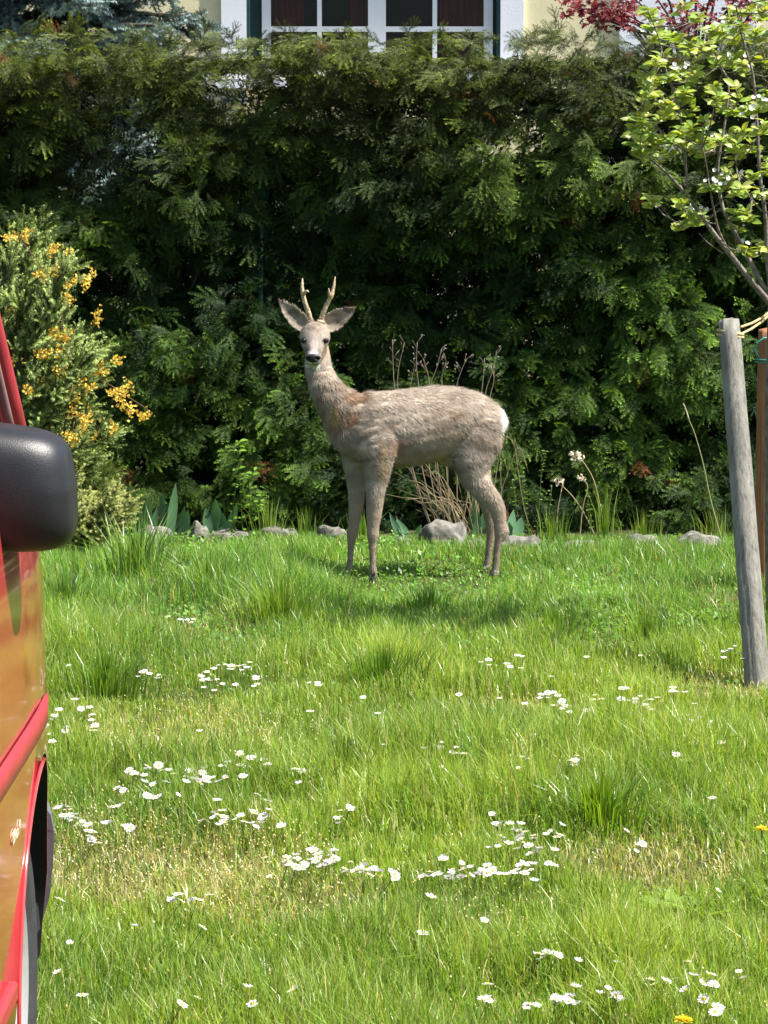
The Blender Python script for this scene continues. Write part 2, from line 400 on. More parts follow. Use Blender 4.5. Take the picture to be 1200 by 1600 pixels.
# ================================================================== YEW HEDGE
def yew_template(seed, L=.16, ncol=5, step=.0068, nw=.0052, nl=1.0):
    r = random.Random(seed); V = []; T = []; K = []
    def needle(b, d, ln, wd, k):
        s = Vector((-d.y, d.x, r.uniform(-.5, .5))).normalized()*wd/2
        i = len(V); V.extend([b-s, b+s, b+d*ln]); T.append((i, i+1, i+2)); K.extend([k, k, min(1, k+.15)])
    def twig(o, ang, ln, droop):
        d = Vector((math.cos(ang), math.sin(ang), 0)); n = max(2, int(ln/step)); prev = o
        for i in range(n):
            u = i/n; p = o+d*ln*u+Vector((0, 0, -droop*u*u*ln))
            k = .15+.85*max(0, (u-.45)/.55)
            for sgn in (-1, 1):
                a = ang+sgn*r.uniform(.75, 1.15); dd = Vector((math.cos(a), math.sin(a), r.uniform(-.25, .3)))
                needle(p, dd, nl*r.uniform(.016, .023)*(1-.45*u**3), nw, k*r.uniform(.7, 1.1))
            prev = p
        needle(prev, (d+Vector((0, 0, -droop))).normalized(), .014, .003, 1)
        # bare wood as one thin sliver
        i = len(V); s = Vector((-d.y, d.x, 0))*.0016; V.extend([o-s, o+s, prev]); T.append((i, i+1, i+2)); K.extend([-.2]*3)
    twig(Vector((0, 0, 0)), 0, L, .35)
    for j in range(ncol):
        u = .15+.62*j/ncol+r.uniform(-.04, .04); sg = 1 if j % 2 else -1
        twig(Vector((L*u, 0, -.35*u*u*L)), sg*r.uniform(.55, .85), L*(.62-.38*u)*r.uniform(.8, 1.2), .5)
    return np.array([tuple(v) for v in V]), np.array(T), np.array(K)
YEW = [yew_template(s, .15+.012*(s % 4), 4+s % 3) for s in range(6)]
INNER = [yew_template(s+50, .24, 4, .019, .015, 1.7) for s in range(3)]
HX0, HX1, HF, HB, HT = -2.9, 2.9, 12.72, 13.5, 2.125
def hedge():
    base = thing('yew_hedge', (0, 13.1, 0), 'tall dark green clipped yew hedge behind the deer', 'hedge')
    pos, dr, up, kind = [], [], [], []
    def put(p, d, u, k): pos.append(p); dr.append(d); up.append(u); kind.append(k)
    # front face
    n = 13500; x = rng.uniform(HX0, HX1, n); z = HT*rng.random(n)**.92+.02
    bulge = fnoise(x*2.2, z*2.6, 41); fine = fnoise(x*5.5, z*6.5, 43)
    px, py = to_px(x, np.full(n, HF), z)
    hole = np.maximum.reduce([blob(px, py, 190, 205, 75, 60), blob(px, py, 130, 275, 55, 70), blob(px, py, 375, 165, 40, 35)*.9, blob(px, py, 820, 215, 45, 50)*.9, blob(px, py, 170, 470, 30, 50)*.8, blob(px, py, 700, 355, 14, 20)])
    dep = np.clip(rng.exponential(.10, n), 0, .45)
    keep = (fine > .385+.10*(rng.random(n)-.5)-.35*(dep > .12)) & (rng.random(n) > hole*.70)
    for i in np.nonzero(keep)[0]:
        y = HF+.40*(.60-bulge[i])+dep[i]-.05*max(0, z[i]-1.0)-.10*math.exp(-((z[i]-.7)/.45)**2)
        y -= .26*math.exp(-(z[i]/.42)**2)
        a = rng.normal(0, .75); dv = (math.sin(a), -math.cos(a)*rng.uniform(.25, 1), rng.normal(-.18, .4)+.4*max(0, (z[i]-1.5)))
        put((x[i], y, z[i]), dv, (rng.normal(0, .45), -1.0+rng.normal(0, .4), .75), 0)
    # top, a little shaggy
    n = 3000
    for i in range(n):
        xx = rng.uniform(HX0, HX1); yy = rng.uniform(HF-.02, HB)
        zz = HT-.035+.03*(vnoise(xx*2.5, yy*2, 9)-.3)-.10*max(0, (HF+.08-yy)/.1)+rng.normal(0, .010)
        a = rng.uniform(0, 6.28); u_ = rng.random()
        put((xx, yy, zz-.06), (math.cos(a)*.8, math.sin(a)*.8, rng.uniform(.0, .6)), (rng.normal(0, .4), -.4, 1), 1)
    # heart and back of the hedge
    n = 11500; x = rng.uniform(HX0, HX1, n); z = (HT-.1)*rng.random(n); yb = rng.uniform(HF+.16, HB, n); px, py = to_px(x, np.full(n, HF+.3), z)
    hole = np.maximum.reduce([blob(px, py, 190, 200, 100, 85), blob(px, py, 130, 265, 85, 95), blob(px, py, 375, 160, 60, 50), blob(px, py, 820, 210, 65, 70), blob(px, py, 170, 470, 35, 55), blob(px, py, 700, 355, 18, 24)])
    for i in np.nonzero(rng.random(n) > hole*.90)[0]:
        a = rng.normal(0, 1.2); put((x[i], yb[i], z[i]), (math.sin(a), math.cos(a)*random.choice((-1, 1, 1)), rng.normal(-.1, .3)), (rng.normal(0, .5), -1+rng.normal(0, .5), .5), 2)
    # long shoots that escaped the shears, standing on top
    for (sx, sy, top_, lean_) in ((868, 62, 14, .02), (640, 62, 30, 0), (315, 62, 18, .12), (270, 60, 40, -.1), (535, 60, 38, .05), (930, 64, 42, .1), (735, 60, 44, 0), (100, 55, 35, 0), (455, 60, 45, .05), (365, 62, 40, -.05), (832, 64, 44, .1)):
        b0 = at(sx, sy+10, 12.85); t0 = at(sx, top_, 12.85); H_ = t0.z-b0.z; k = max(2, int(H_/.028))
        for j in range(k):
            u = j/k; pz = b0.z+H_*u*.8; a = j*2.4+sx
            put((b0.x+lean_*H_*u, 12.85, pz), (math.cos(a)*.8*(1-u*.6), math.sin(a)*.5, .75), (0, -1, .3), 3+u)
    pos = np.array(pos); dr = np.array(dr); up = np.array(up); kind = np.array(kind)
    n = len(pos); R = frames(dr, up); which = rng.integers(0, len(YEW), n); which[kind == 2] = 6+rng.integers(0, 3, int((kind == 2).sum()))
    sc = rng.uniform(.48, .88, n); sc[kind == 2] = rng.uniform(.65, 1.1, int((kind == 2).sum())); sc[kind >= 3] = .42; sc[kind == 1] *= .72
    young = np.clip(fnoise(pos[:, 0]*1.7, pos[:, 2]*1.9, 61)*1.9-.45+rng.normal(0, .25, n), 0, 1); young[kind == 2] *= .3  # new growth; inner sprays also kept darker, painting in the hedge's inner shade
    olive = np.clip((pos[:, 2]-1.2)/.8, 0, 1); young = np.clip(young+.30*olive*(kind < 2), 0, 1)  # upper sprays coloured lighter, as though the sun reached them
    brown = rng.random(n) < .006+.03*((pos[:, 2] > 1.75) & (pos[:, 0] > .3) & (pos[:, 0] < 1.3))
    brown[kind >= 3] = False; young[kind >= 3] = .5; young[kind == 1] = np.clip(young[kind == 1]+.3, 0, 1)
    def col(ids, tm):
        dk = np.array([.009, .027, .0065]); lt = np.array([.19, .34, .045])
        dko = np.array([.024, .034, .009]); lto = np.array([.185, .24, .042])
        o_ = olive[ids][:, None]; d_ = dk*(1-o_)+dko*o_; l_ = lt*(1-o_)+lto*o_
        f = np.clip(tm, 0, 1)[None, :, None]*(.02+1.2*young[ids]**2.0)[:, None, None]  # fresh sprays painted bright like sunlit tips, the rest close to black
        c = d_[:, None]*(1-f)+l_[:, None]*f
        c = c*rng.uniform(.7, 1.35, (len(ids), 1, 1))
        c = np.where((tm < 0)[None, :, None], np.array([.07, .05, .025]), c)
        return np.where(brown[ids][:, None, None], np.array([.13, .055, .02])*(1+.4*f), c)
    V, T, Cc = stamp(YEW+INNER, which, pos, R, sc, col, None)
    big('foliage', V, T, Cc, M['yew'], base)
    # stems and limbs inside
    for i in range(14):
        xx = HX0+.1+(HX1-HX0-.2)*(i+.5)/14+random.uniform(-.06, .06); yy = 13.1+random.uniform(-.1, .2)
        mb = MB(); pts = [(xx+random.uniform(-.05, .05)*k, yy+random.uniform(-.04, .04)*k, .48*k-.03) for k in range(5)]
        mb.tube(pts, [.028, .024, .018, .012, .006], 6)
        for j in range(7):
            k = random.uniform(.6, 3.6); b = Vector(pts[int(k)]).lerp(Vector(pts[int(k)+1]), k % 1)
            e = b+Vector((random.uniform(-.25, .25), random.uniform(-.38, .2), random.uniform(-.05, .3)))
            mb.tube([b, b.lerp(e, .5)+Vector((0, 0, -.03)), e], [.009, .006, .003], 4)
        mb.build('stem', M['bark'], base)
hedge()
def fence_post(px, top_py, bot, label):
    mb = MB(); b = at(px, 800, 12.93); t = at(px, top_py, 12.93)
    mb.tube([(b.x, 12.93, -.05), (b.x, 12.93, t.z)], .030, 16); mb.tube([(b.x, 12.93, t.z), (b.x, 12.93, t.z+.012), (b.x, 12.93, t.z+.02)], [.034, .034, .012], 16)
    tag(mb.build('fence_post', M['green_metal']), label, 'fence post')
fence_post(413, 250, 830, 'dark green round metal post half hidden inside the hedge')

# ================================================================== THE ROE DEER
def deer():
    foot = on_z(583, 910)
    Y0 = foot.y+.12
    k = F/Y0                                        # pixels per metre at the deer
    base = thing('roe_deer', (at(660, 900, Y0).x, Y0, 0), 'grey brown roe deer buck with short antlers standing in the grass', 'deer')
    bm = bmesh.new()
    def loft(secs, side, n=20, ends=True):
        """secs: (px, py, dy, a_px, b_m): centre, half size across in the picture plane, half size along side"""
        side = Vector(side)
        cs = [at(p[0], p[1], Y0+p[2]) for p in secs]; rings = []
        for i, p in enumerate(secs):
            t = (cs[min(i+1, len(cs)-1)]-cs[max(i-1, 0)]).normalized()
            b = (side-t*side.dot(t)).normalized(); a = t.cross(b)
            ring = []
            for q in range(n):
                th = 2*math.pi*q/n
                ring.append(bm.verts.new(cs[i]+a*math.cos(th)*p[3]/k+b*math.sin(th)*p[4]))
            rings.append(ring)
        for i in range(len(rings)-1):
            for q in range(n):
                bm.faces.new((rings[i][q], rings[i][(q+1) % n], rings[i+1][(q+1) % n], rings[i+1][q]))
        bm.faces.new(rings[0][::-1]); bm.faces.new(rings[-1])
    YS = (0, 1, 0); XS = (1, 0, 0)
    # trunk
    loft([(517, 676, -.095, 9.5, 0.024), (527, 676, -.085, 29.5, 0.049), (545, 671, -.075, 46.5, 0.072), (570, 670, -.058, 57.5, 0.094), (602, 671, -.035, 60.5, 0.11), (640, 668, -.008, 60.5, 0.12),
          (680, 661, .020, 59.5, 0.12), (714, 656, .045, 51.5, 0.108), (742, 656, .065, 44.5, 0.096), (764, 655, .082, 33.5, 0.077), (779, 652, .095, 21.5, 0.052), (786, 650, .10, 9.5, 0.029)], YS)
    # neck
    loft([(560, 668, -.06, 47.5, 0.079), (536, 643, -.07, 38.5, 0.068), (518, 622, -.075, 29.5, 0.057), (505, 600, -.075, 24, 0.05), (498, 578, -.06, 21.5, 0.047), (496, 553, -.035, 19.5, 0.044), (495, 530, -.02, 15.5, 0.039), (495, 518, -.015, 8.5, 0.024)], YS)
    # head, axis pointing to the camera and downwards
    loft([(493, 519, .012, 10, .022), (493, 519, -.02, 17, .047), (492.5, 523, -.05, 21.5, .057), (492, 529, -.078, 21.5, .058), (491, 537, -.105, 19.5, .048), (490, 546, -.135, 16.5, .037), (489.5, 554, -.163, 14.5, .031), (489, 560, -.187, 13, .029), (489, 563, -.202, 10, .024), (489, 565, -.210, 5, .013)], XS)
    # lower jaw
    loft([(494, 543, -.07, 13, .043), (491, 558, -.125, 10, .031), (489, 567, -.165, 7.5, .023), (488.5, 570, -.185, 4, .014)], XS)
    # brow ridges and antler stools
    loft([(475, 525, -.060, 4, .010), (477, 522, -.075, 5, .010), (481, 521, -.085, 4, .010)], YS, 10)
    loft([(508.5, 525, -.060, 4, .010), (506.5, 522, -.075, 5, .010), (502, 521, -.085, 4, .010)], YS, 10)
    loft([(489, 515, -.045, 6, .015), (486.5, 502, -.045, 5, .012)], YS, 10); loft([(498, 515, -.045, 6, .015), (500.5, 502, -.045, 5, .012)], YS, 10)
    # legs
    def leg(secs): loft([(p[0], p[1], p[2], p[3], p[4]) for p in secs], YS, 14)
    nf = -.12
    leg([(578, 672, -.115, 30, .040), (585, 690, -.118, 36, .045), (589, 712, nf, 29, .046), (589, 734, nf, 20.5, .040), (587, 756, nf, 16.5, .034), (586, 780, nf, 14, .030), (584.5, 803, nf, 12.5, .026), (583, 822, nf, 9.6, .022), (582.5, 836, nf, 9.6, .023), (582, 850, nf, 6.3, .016), (582, 868, nf, 4.9, .0135), (582.3, 883, nf, 5, .0135), (583, 892, nf, 6.6, .0165), (583.5, 899, nf, 5.6, .015), (583, 903, nf, 6.2, .016)])
    ff = .015
    leg([(556, 690, 0, 28, .040), (556, 718, .005, 22, .042), (556, 744, .01, 15.5, .036), (557, 772, ff, 13, .030), (556, 798, ff, 11.5, .026), (553, 818, ff, 8.8, .021), (550, 834, ff, 8.8, .022), (548.5, 850, ff, 5.7, .015), (547.3, 868, ff, 4.7, .013), (546.5, 881, ff, 5.4, .0145), (546, 888, ff, 6.4, .016), (546, 893, ff, 5.6, .015), (545.5, 896, ff, 6, .016)])
    nh = -.015
    leg([(750, 655, .02, 36, .052), (744, 690, .0, 39, .054), (735, 721, nh, 31, .046), (741, 747, nh, 21, .037), (756, 767, nh, 18, .034), (769, 782, nh, 15.5, .029), (778, 797, nh, 13, .025), (781, 815, nh, 10.5, .022), (781.5, 831, nh, 9.5, .021), (779.5, 844, nh, 7, .017), (777, 858, nh, 5.8, .0145), (775, 875, nh, 5.2, .0135), (773.7, 890, nh, 5.7, .0145), (773, 897, nh, 6.6, .017), (773, 902, nh, 5.8, .015), (772.5, 905, nh, 6.2, .016)])
    fh = .14
    leg([(748, 665, .12, 32, .045), (742, 705, .13, 34, .048), (742, 735, fh, 25, .042), (751, 762, fh, 17, .032), (761, 785, fh, 13.5, .027), (766, 806, fh, 10.5, .022), (768, 820, fh, 9.5, .021), (767, 833, fh, 7.2, .017), (765, 850, fh, 6, .0145), (763, 868, fh, 5.3, .014), (761.5, 880, fh, 6, .016), (761, 886, fh, 5.6, .015), (760.5, 889, fh, 6, .016)])
    loft([(789, 818, nh, 3, .008), (790, 830, nh, 6, .014), (786, 842, nh, 4.5, .011)], YS, 10); loft([(771, 808, fh, 3, .008), (774, 819, fh, 5, .012), (770, 830, fh, 4, .010)], YS, 10)
    # belly fold / sheath and tail patch
    loft([(700, 712, .03, 22, .045), (690, 716, .03, 14, .03), (684, 722, .03, 5, .012)], YS, 12)
    # ears: cupped leaves with real thickness
    def ear(b, t, wdt, cup_dir, dyb, dyt, tip_pow=1.0):
        B = at(b[0], b[1], Y0+dyb); Tt = at(t[0], t[1], Y0+dyt); ax = Tt-B; L = ax.length; ax.normalize()
        cd = Vector(cup_dir); cd = (cd-ax*cd.dot(ax)).normalized(); sd_ = ax.cross(cd)
        nu, nv = 14, 12; grid = {}
        for s_ in (0, 1):
            for i in range(nu+1):
                u = i/nu; prof = (math.sin(math.pi*min(1, (u*.86+.14))**.82))**.8 if u < 1 else 0
                hw = max(.0035, wdt*prof)
                for j in range(nv+1):
                    v = -1+2*j/nv; th = v*1.15
                    p = B+ax*L*u+sd_*hw*math.sin(th)/math.sin(1.15)-cd*(hw*.75)*(math.cos(th)-math.cos(1.15))
                    p = p-cd*(.0085*(1-.5*v*v) if s_ else 0)
                    grid[s_, i, j] = bm.verts.new(p)
        def q(*ix): bm.faces.new([grid[i] for i in ix])
        for i in range(nu):
            for j in range(nv):
                q((0, i, j), (0, i, j+1), (0, i+1, j+1), (0, i+1, j)); q((1, i, j), (1, i+1, j), (1, i+1, j+1), (1, i, j+1))
            q((0, i, 0), (0, i+1, 0), (1, i+1, 0), (1, i, 0)); q((0, i, nv), (1, i, nv), (1, i+1, nv), (0, i+1, nv))
        for j in range(nv):
            q((0, 0, j), (1, 0, j), (1, 0, j+1), (0, 0, j+1)); q((0, nu, j), (0, nu, j+1), (1, nu, j+1), (1, nu, j))
    ear((479, 514), (434, 467), .036, (.35, -1, -.25), -.03, -.015)
    ear((505, 512), (556, 481), .040, (-.30, -1, -.30), -.03, -.01)
    bmesh.ops.recalc_face_normals(bm, faces=bm.faces)
    me = bpy.data.meshes.new('raw'); bm.to_mesh(me); bm.free()
    tmp = bpy.data.objects.new('raw', me); C.objects.link(tmp)
    rm = tmp.modifiers.new('r', 'REMESH'); rm.mode = 'VOXEL'; rm.voxel_size = .0052
    sm = tmp.modifiers.new('s', 'CORRECTIVE_SMOOTH') if False else tmp.modifiers.new('s', 'SMOOTH'); sm.factor = .5; sm.iterations = 5
    body_me = evaluated(tmp); bpy.data.objects.remove(tmp)
    body_me.name = 'body'
    nv = len(body_me.vertices); co = np.empty(nv*3, np.float32); body_me.vertices.foreach_get('co', co); co = co.reshape(-1, 3).astype(float)
    no = np.empty(nv*3, np.float32); body_me.vertices.foreach_get('normal', no); no = no.reshape(-1, 3).astype(float)
    px, py = to_px(co[:, 0], co[:, 1], co[:, 2]); dy = co[:, 1]-Y0
    # ---- shaggy relief of the moulting coat
    r1 = fnoise(co[:, 0]*22+co[:, 2]*9, co[:, 2]*55-co[:, 0]*14, 71, 3)-.5
    trunkmask = np.clip((co[:, 2]-.33)/.12, 0, 1)*np.clip((py-575)/30, 0, 1)
    co = co+no*(r1*.011*trunkmask)[:, None]
    body_me.vertices.foreach_set('co', co.astype(np.float32).ravel())
    # ---- coat colour
    def mix(c, t, m): return c*(1-m[:, None])+np.array(t)*m[:, None]
    def sstep(x, a, b): t = np.clip((x-a)/(b-a), 0, 1); return t*t*(3-2*t)
    def spot(cx, cy, rx, ry, p=1): return np.clip(1.3-((px-cx)/rx)**2-((py-cy)/ry)**2, 0, 1)**p
    n1 = fnoise(co[:, 0]*14+3, co[:, 2]*30, 13); n2 = fnoise(co[:, 0]*40, co[:, 2]*60, 19)
    col = np.tile(np.array([.365, .302, .24]), (nv, 1))
    col = mix(col, (.20, .145, .10), np.clip(n1*2.0-.75, 0, .8)); col = mix(col, (.42, .34, .26), np.clip(n2*1.4-.75, 0, .7))
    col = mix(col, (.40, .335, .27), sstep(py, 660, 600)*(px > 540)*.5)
    n3 = fnoise(co[:, 0]*7+1, co[:, 2]*9, 203); col = mix(col, (.45, .37, .29), np.clip(n3*2.6-1.35, 0, .5)); col = mix(col, (.22, .16, .115), np.clip(1.0-n3*2.9, 0, .7))
    rust = np.maximum.reduce([spot(557, 622, 20, 14), spot(547, 645, 12, 26)*.8, spot(523, 655, 14, 30)*.8, spot(615, 690, 16, 28)*.7, spot(690, 640, 26, 10)*.35, spot(712, 655, 14, 16)*.4, spot(595, 695, 8, 24)*.4])
    col = mix(col, (.21, .095, .042), np.clip(rust*(n1*1.7-.35+(n2-.5)*.8), 0, .6))
    col = mix(col, (.36, .25, .10), np.clip(np.maximum(spot(520, 650, 10, 22), spot(598, 720, 5, 30)*.6)*n2*1.6, 0, .75))
    dk = np.maximum.reduce([spot(500, 635, 8, 40)*.7, spot(522, 628, 5, 10)*.8, spot(760, 690, 22, 22)*.5, spot(705, 668, 12, 20)*.5])
    col = mix(col, (.15, .11, .08), np.clip(dk*n2*1.6, 0, .7))
    col = mix(col, (.47, .38, .25), spot(690, 716, 12, 12)*.9)
    legm = sstep(co[:, 2], .36, .22); col = mix(col, (.27, .20, .145), legm*.75); col = mix(col, (.20, .15, .11), sstep(co[:, 2], .19, .12)*.7*(n1*.8+.3))
    # white rump shield
    rump = sstep(px+ (n2-.5)*6, 776, 781)*sstep(py, 619, 630)*sstep(py, 682, 668)
    col = mix(col, (.62, .59, .54), rump)
    # head
    hd = (py < 573+8*(dy < -.1)) & (dy < .03) & (px < 560)
    hm = sstep(py+(n2-.5)*14, 580, 562)*hd
    col = mix(col, (.30, .245, .19), hm)
    face = hd & (dy < -.05) & (px > 466) & (px < 520)
    fm = face*1.0
    col = mix(col, (.27, .23, .195), fm*sstep(py, 515, 530))
    col = mix(col, (.13, .115, .10), fm*spot(478, 548, 9, 14)*.8+fm*spot(500, 552, 7, 9)*.25)  # cheek on the left in view painted darker, as if turned from the sun
    col = mix(col, (.34, .30, .26), fm*spot(492, 540, 6, 16)*.8)
    col = mix(col, (.36, .27, .17), fm*spot(508, 550, 8, 18)*.5)  # opposite cheek painted warm and bright like the sunlit side
    col = mix(col, (.085, .075, .068), np.clip(fm*(spot(480.5, 547, 4.5, 9)*.85+spot(498.5, 550, 3.5, 6)*.6), 0, .85))
    col = mix(col, (.40, .385, .37), fm*spot(489, 551, 8.5, 3.0))
    col = mix(col, (.52, .51, .45), fm*sstep(py, 564, 568)*sstep(py, 580, 576)*sstep(abs(px-488), 14, 9))
    col = mix(col, (.10, .078, .06), hd*spot(493, 511, 15, 8)*np.clip(n2*1.6-.1, 0, .9)); col = mix(col, (.16, .135, .115), fm*np.clip(n2*1.6-.62, 0, .7))
    col = mix(col, (.15, .125, .105), fm*spot(474, 545, 6, 16)*.7)  # outer left cheek darkened again, shade put into the coat colour
    for ex in (474.5, 508.5): col = mix(col, (.06, .045, .035), hd*(dy < -.03)*spot(ex, 532.5, 7, 4.6))
    for ex in (474.5, 509): col = mix(col, (.36, .31, .25), hd*(dy < -.03)*(spot(ex, 524, 7, 3)+spot(ex, 541, 8, 3)*.7)*.8)
    # ears: pale inside with dark rims and a dark tip
    e1 = ((px < 472) & (py < 530)) | ((px > 516) & (py < 528) & (px < 565)); ef = e1*1.0
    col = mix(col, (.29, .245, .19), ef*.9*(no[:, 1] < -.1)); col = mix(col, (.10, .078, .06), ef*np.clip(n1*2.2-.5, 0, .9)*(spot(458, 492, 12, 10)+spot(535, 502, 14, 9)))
    col = mix(col, (.10, .075, .06), np.clip(ef*(spot(547, 483, 13, 7)+spot(437, 470, 6, 6)+spot(525, 492, 12, 3)*.6), 0, .85))
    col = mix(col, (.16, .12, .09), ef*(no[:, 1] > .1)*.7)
    at_ = body_me.color_attributes.new('Col', 'FLOAT_COLOR', 'POINT'); cc = np.ones((nv, 4), np.float32); cc[:, :3] = np.clip(col, 0, 1); at_.data.foreach_set('color', cc.ravel())
    body_me.materials.clear(); body_me.materials.append(M['coat']); body_me.polygons.foreach_set('use_smooth', [True]*len(body_me.polygons)); body_me.update()
    body = link('body', body_me, base)
    # ---- fur: short flat tufts lying along the coat
    nf_ = 130000; idx = rng.integers(0, nv, nf_)
    P = co[idx]; N = no[idx]; c = col[idx]; pyi = py[idx]; pxi = px[idx]; z = P[:, 2]
    flow = np.tile(np.array([.8, 0, -.45]), (nf_, 1))
    lg = sstep(z, .42, .34)[:, None]; flow = flow*(1-lg)+np.array([.15, 0, -1.])*lg
    nk = (sstep(pxi, 560, 530)*sstep(pyi, 560, 590))[:, None]; flow = flow*(1-nk)+np.array([.35, .0, -.95])*nk
    hdm = hd[idx][:, None]; flow = np.where(hdm, np.array([0, .6, .5]), flow)
    flow = flow+rng.normal(0, .17, (nf_, 3))+((fnoise(P[:, 0]*9, P[:, 2]*9, 31)-.5)*1.5)[:, None]*np.array([0, 0, 1.])
    flow = flow-(flow*N).sum(1, keepdims=True)*N; flow /= np.linalg.norm(flow, axis=1, keepdims=True)+1e-6
    ln = rng.uniform(.014, .032, nf_)*(.35+.95*fnoise(P[:, 0]*12, P[:, 2]*14, 8))
    hs = (sstep(pyi, 604, 560)*(pxi < 570)*(dy[idx] < .06)); ln = ln*(1-.68*hs); ln = np.where(z < .36, ln*.6, ln); ln = np.where(z < .3, ln*.45, ln)
    ln = np.where(rump[idx] > .4, ln*1.1, ln)
    bare = ((abs(pxi-474.4) < 6.5) | (abs(pxi-508.6) < 6.5)) & (abs(pyi-532.5) < 4.5) | ((abs(pxi-489) < 13) & (abs(pyi-561) < 9) & (dy[idx] < -.15))
    ln = np.where(bare, ln*.05, ln)
    S = np.cross(N, flow)*(rng.uniform(.0008, .0017, nf_)*np.where(hd[idx], .6, 1))[:, None]
    lift = rng.uniform(.08, .5, nf_)[:, None]
    V = np.stack([P-S-N*.001, P+S-N*.001, P+flow*ln[:, None]+N*ln[:, None]*lift], 1)
    T = np.arange(nf_*3).reshape(-1, 3)
    st_ = fnoise(P[:, 0]*26+P[:, 2]*14, P[:, 2]*62-P[:, 0]*20, 47); shade = (rng.uniform(.82, 1.16, nf_)*(.70+.60*st_))[:, None]
    big('fur', V.reshape(-1, 3), T, np.repeat((c*shade)[:, None], 3, 1).reshape(-1, 3), M['fur'], base)
    # ---- eyes, nose, antlers, hooves
    def ball(name, c, rx, ry, rz, mat, rot=0):
        b = bmesh.new(); bmesh.ops.create_icosphere(b, subdivisions=3, radius=1); m_ = bpy.data.meshes.new(name)
        for v in b.verts:
            x_, y_, z_ = v.co.x*rx, v.co.y*ry, v.co.z*rz
            v.co = Vector((x_*math.cos(rot)-z_*math.sin(rot), y_, x_*math.sin(rot)+z_*math.cos(rot)))+c
        b.to_mesh(m_); b.free(); m_.materials.append(mat); m_.polygons.foreach_set('use_smooth', [True]*len(m_.polygons)); return link(name, m_, base)
    from mathutils.bvhtree import BVHTree
    bvh = BVHTree.FromPolygons([tuple(p) for p in co], [tuple(f.vertices) for f in body_me.polygons])
    for ex, ey, rt in ((474.6, 532.4, -.2), (508.4, 532.9, .2)):
        o_ = at(ex, ey, Y0-.5); hit = bvh.ray_cast(o_, (at(ex, ey, Y0)-o_).normalized())[0]
        ball('eye', hit+Vector((0, -.003, 0)), .0125, .010, .0095, M['eye'], rt)
    # nose pad: broad at the top, two nostrils cut in, narrowing to the lip
    b = bmesh.new(); bmesh.ops.create_icosphere(b, subdivisions=4, radius=1); nc = at(489, 560, Y0-.212)
    for v in b.verts:
        x_, y_, z_ = v.co
        wx = .0285*(1+.22*z_-.18*z_*z_); zz = .0165*z_; yy = .011*y_
        for sg in (-1, 1):
            dd = ((x_-sg*.56)/.24)**2+((z_+.05)/.30)**2
            if y_ < 0: yy += .012*math.exp(-dd*1.4)
        v.co = Vector((x_*wx, yy, zz-.1*yy))+nc
    nm = bpy.data.meshes.new('nose'); b.to_mesh(nm); b.free(); nm.materials.append(M['nose']); nm.polygons.foreach_set('use_smooth', [True]*len(nm.polygons)); link('nose', nm, base)
    mb = MB()
    mb.tube([at(476, 567.5, Y0-.170), at(482, 569, Y0-.192), at(489, 569.3, Y0-.204), at(496, 569, Y0-.192), at(502, 567.5, Y0-.170)], [.001, .0022, .0024, .0022, .001], 6); mb.build('mouth_line', M['nose'], base)
    def antler(main, tine, extra):
        mb = MB(); pts = [at(a, b_, Y0+d) for a, b_, d in main[0]]
        # finer path
        fine = []
        for i in range(len(pts)-1):
            for q in range(6): fine.append(pts[i].lerp(pts[i+1], q/6))
        fine.append(pts[-1])
        for _ in range(2): fine = [fine[0]]+[(fine[i-1]+fine[i]*2+fine[i+1])/4 for i in range(1, len(fine)-1)]+[fine[-1]]
        nn = len(fine); rad = [np.interp(i/(nn-1), main[1][0], main[1][1]) for i in range(nn)]
        mb.tube(fine, rad, 12, jit=.13)
        tp = [at(a, b_, Y0+d) for a, b_, d in tine]; mb.tube(tp, [.0070, .0060, .0042, .0012][:len(tp)], 10, jit=.08)
        mb.tube([at(*extra[0][:2], Y0-.047), at(*extra[1][:2], Y0-.047)], [.0165, .0145], 14, jit=.2)      # burr
        for _ in range(26):   # pearls
            i = random.randrange(1, nn//2); p = fine[i]+Vector((random.uniform(-1, 1), -abs(random.uniform(0, 1)), random.uniform(-1, 1))).normalized()*rad[i]*.95
            mb.tube([p-Vector((0, 0, .003)), p, p+Vector((0, 0, .004))], [.0012, .0030, .0010], 6)
        mb.build('antler', M['antler'], base)
    prof = ([0, .1, .45, .6, .85, 1], [.0112, .0098, .0084, .0082, .0056, .0018])
    antler(([(486, 504, -.047), (482, 488, -.05), (477, 475, -.052), (473, 459, -.055), (472, 448, -.052), (472.6, 435, -.045)], prof), [(473.5, 461, -.056), (477, 456, -.068), (480, 454.5, -.078), (482.5, 456.5, -.086)], ((486.5, 505, 0), (485, 500, 0)))
    antler(([(500.5, 504, -.047), (504.5, 490, -.05), (511, 475, -.052), (518, 462, -.055), (521, 450, -.052), (523.8, 432.5, -.045)], prof), [(515.5, 466, -.055), (514.5, 460, -.066), (514, 456, -.072), (513.8, 450.5, -.076)], ((500.5, 505, 0), (501.5, 500, 0)))
    for hx, d in ((583, nf), (545.5, ff), (772.5, nh), (760.5, fh)):
        p = at(hx, 900, Y0+d); zt = .034
        for sg in (-1, 1):
            mb = MB(); vs = []; fs = []
            for (zz, rx, ry, ox) in ((-.01, .018, .0095, -.008), (.012, .015, .0095, -.004), (zt, .010, .009, .0)):
                for q in range(10):
                    a = 2*math.pi*q/10; vs.append((p.x+ox+rx*math.cos(a)*(1.25 if math.cos(a) < 0 else 1), p.y+sg*.0098+ry*math.sin(a), zz))
            for i in range(2):
                for q in range(10): fs.append((i*10+q, i*10+(q+1) % 10, (i+1)*10+(q+1) % 10, (i+1)*10+q))
            fs += [tuple(range(9, -1, -1)), tuple(range(20, 30))]
            mb.add(vs, fs); mb.build('hoof', M['hoof'], base)
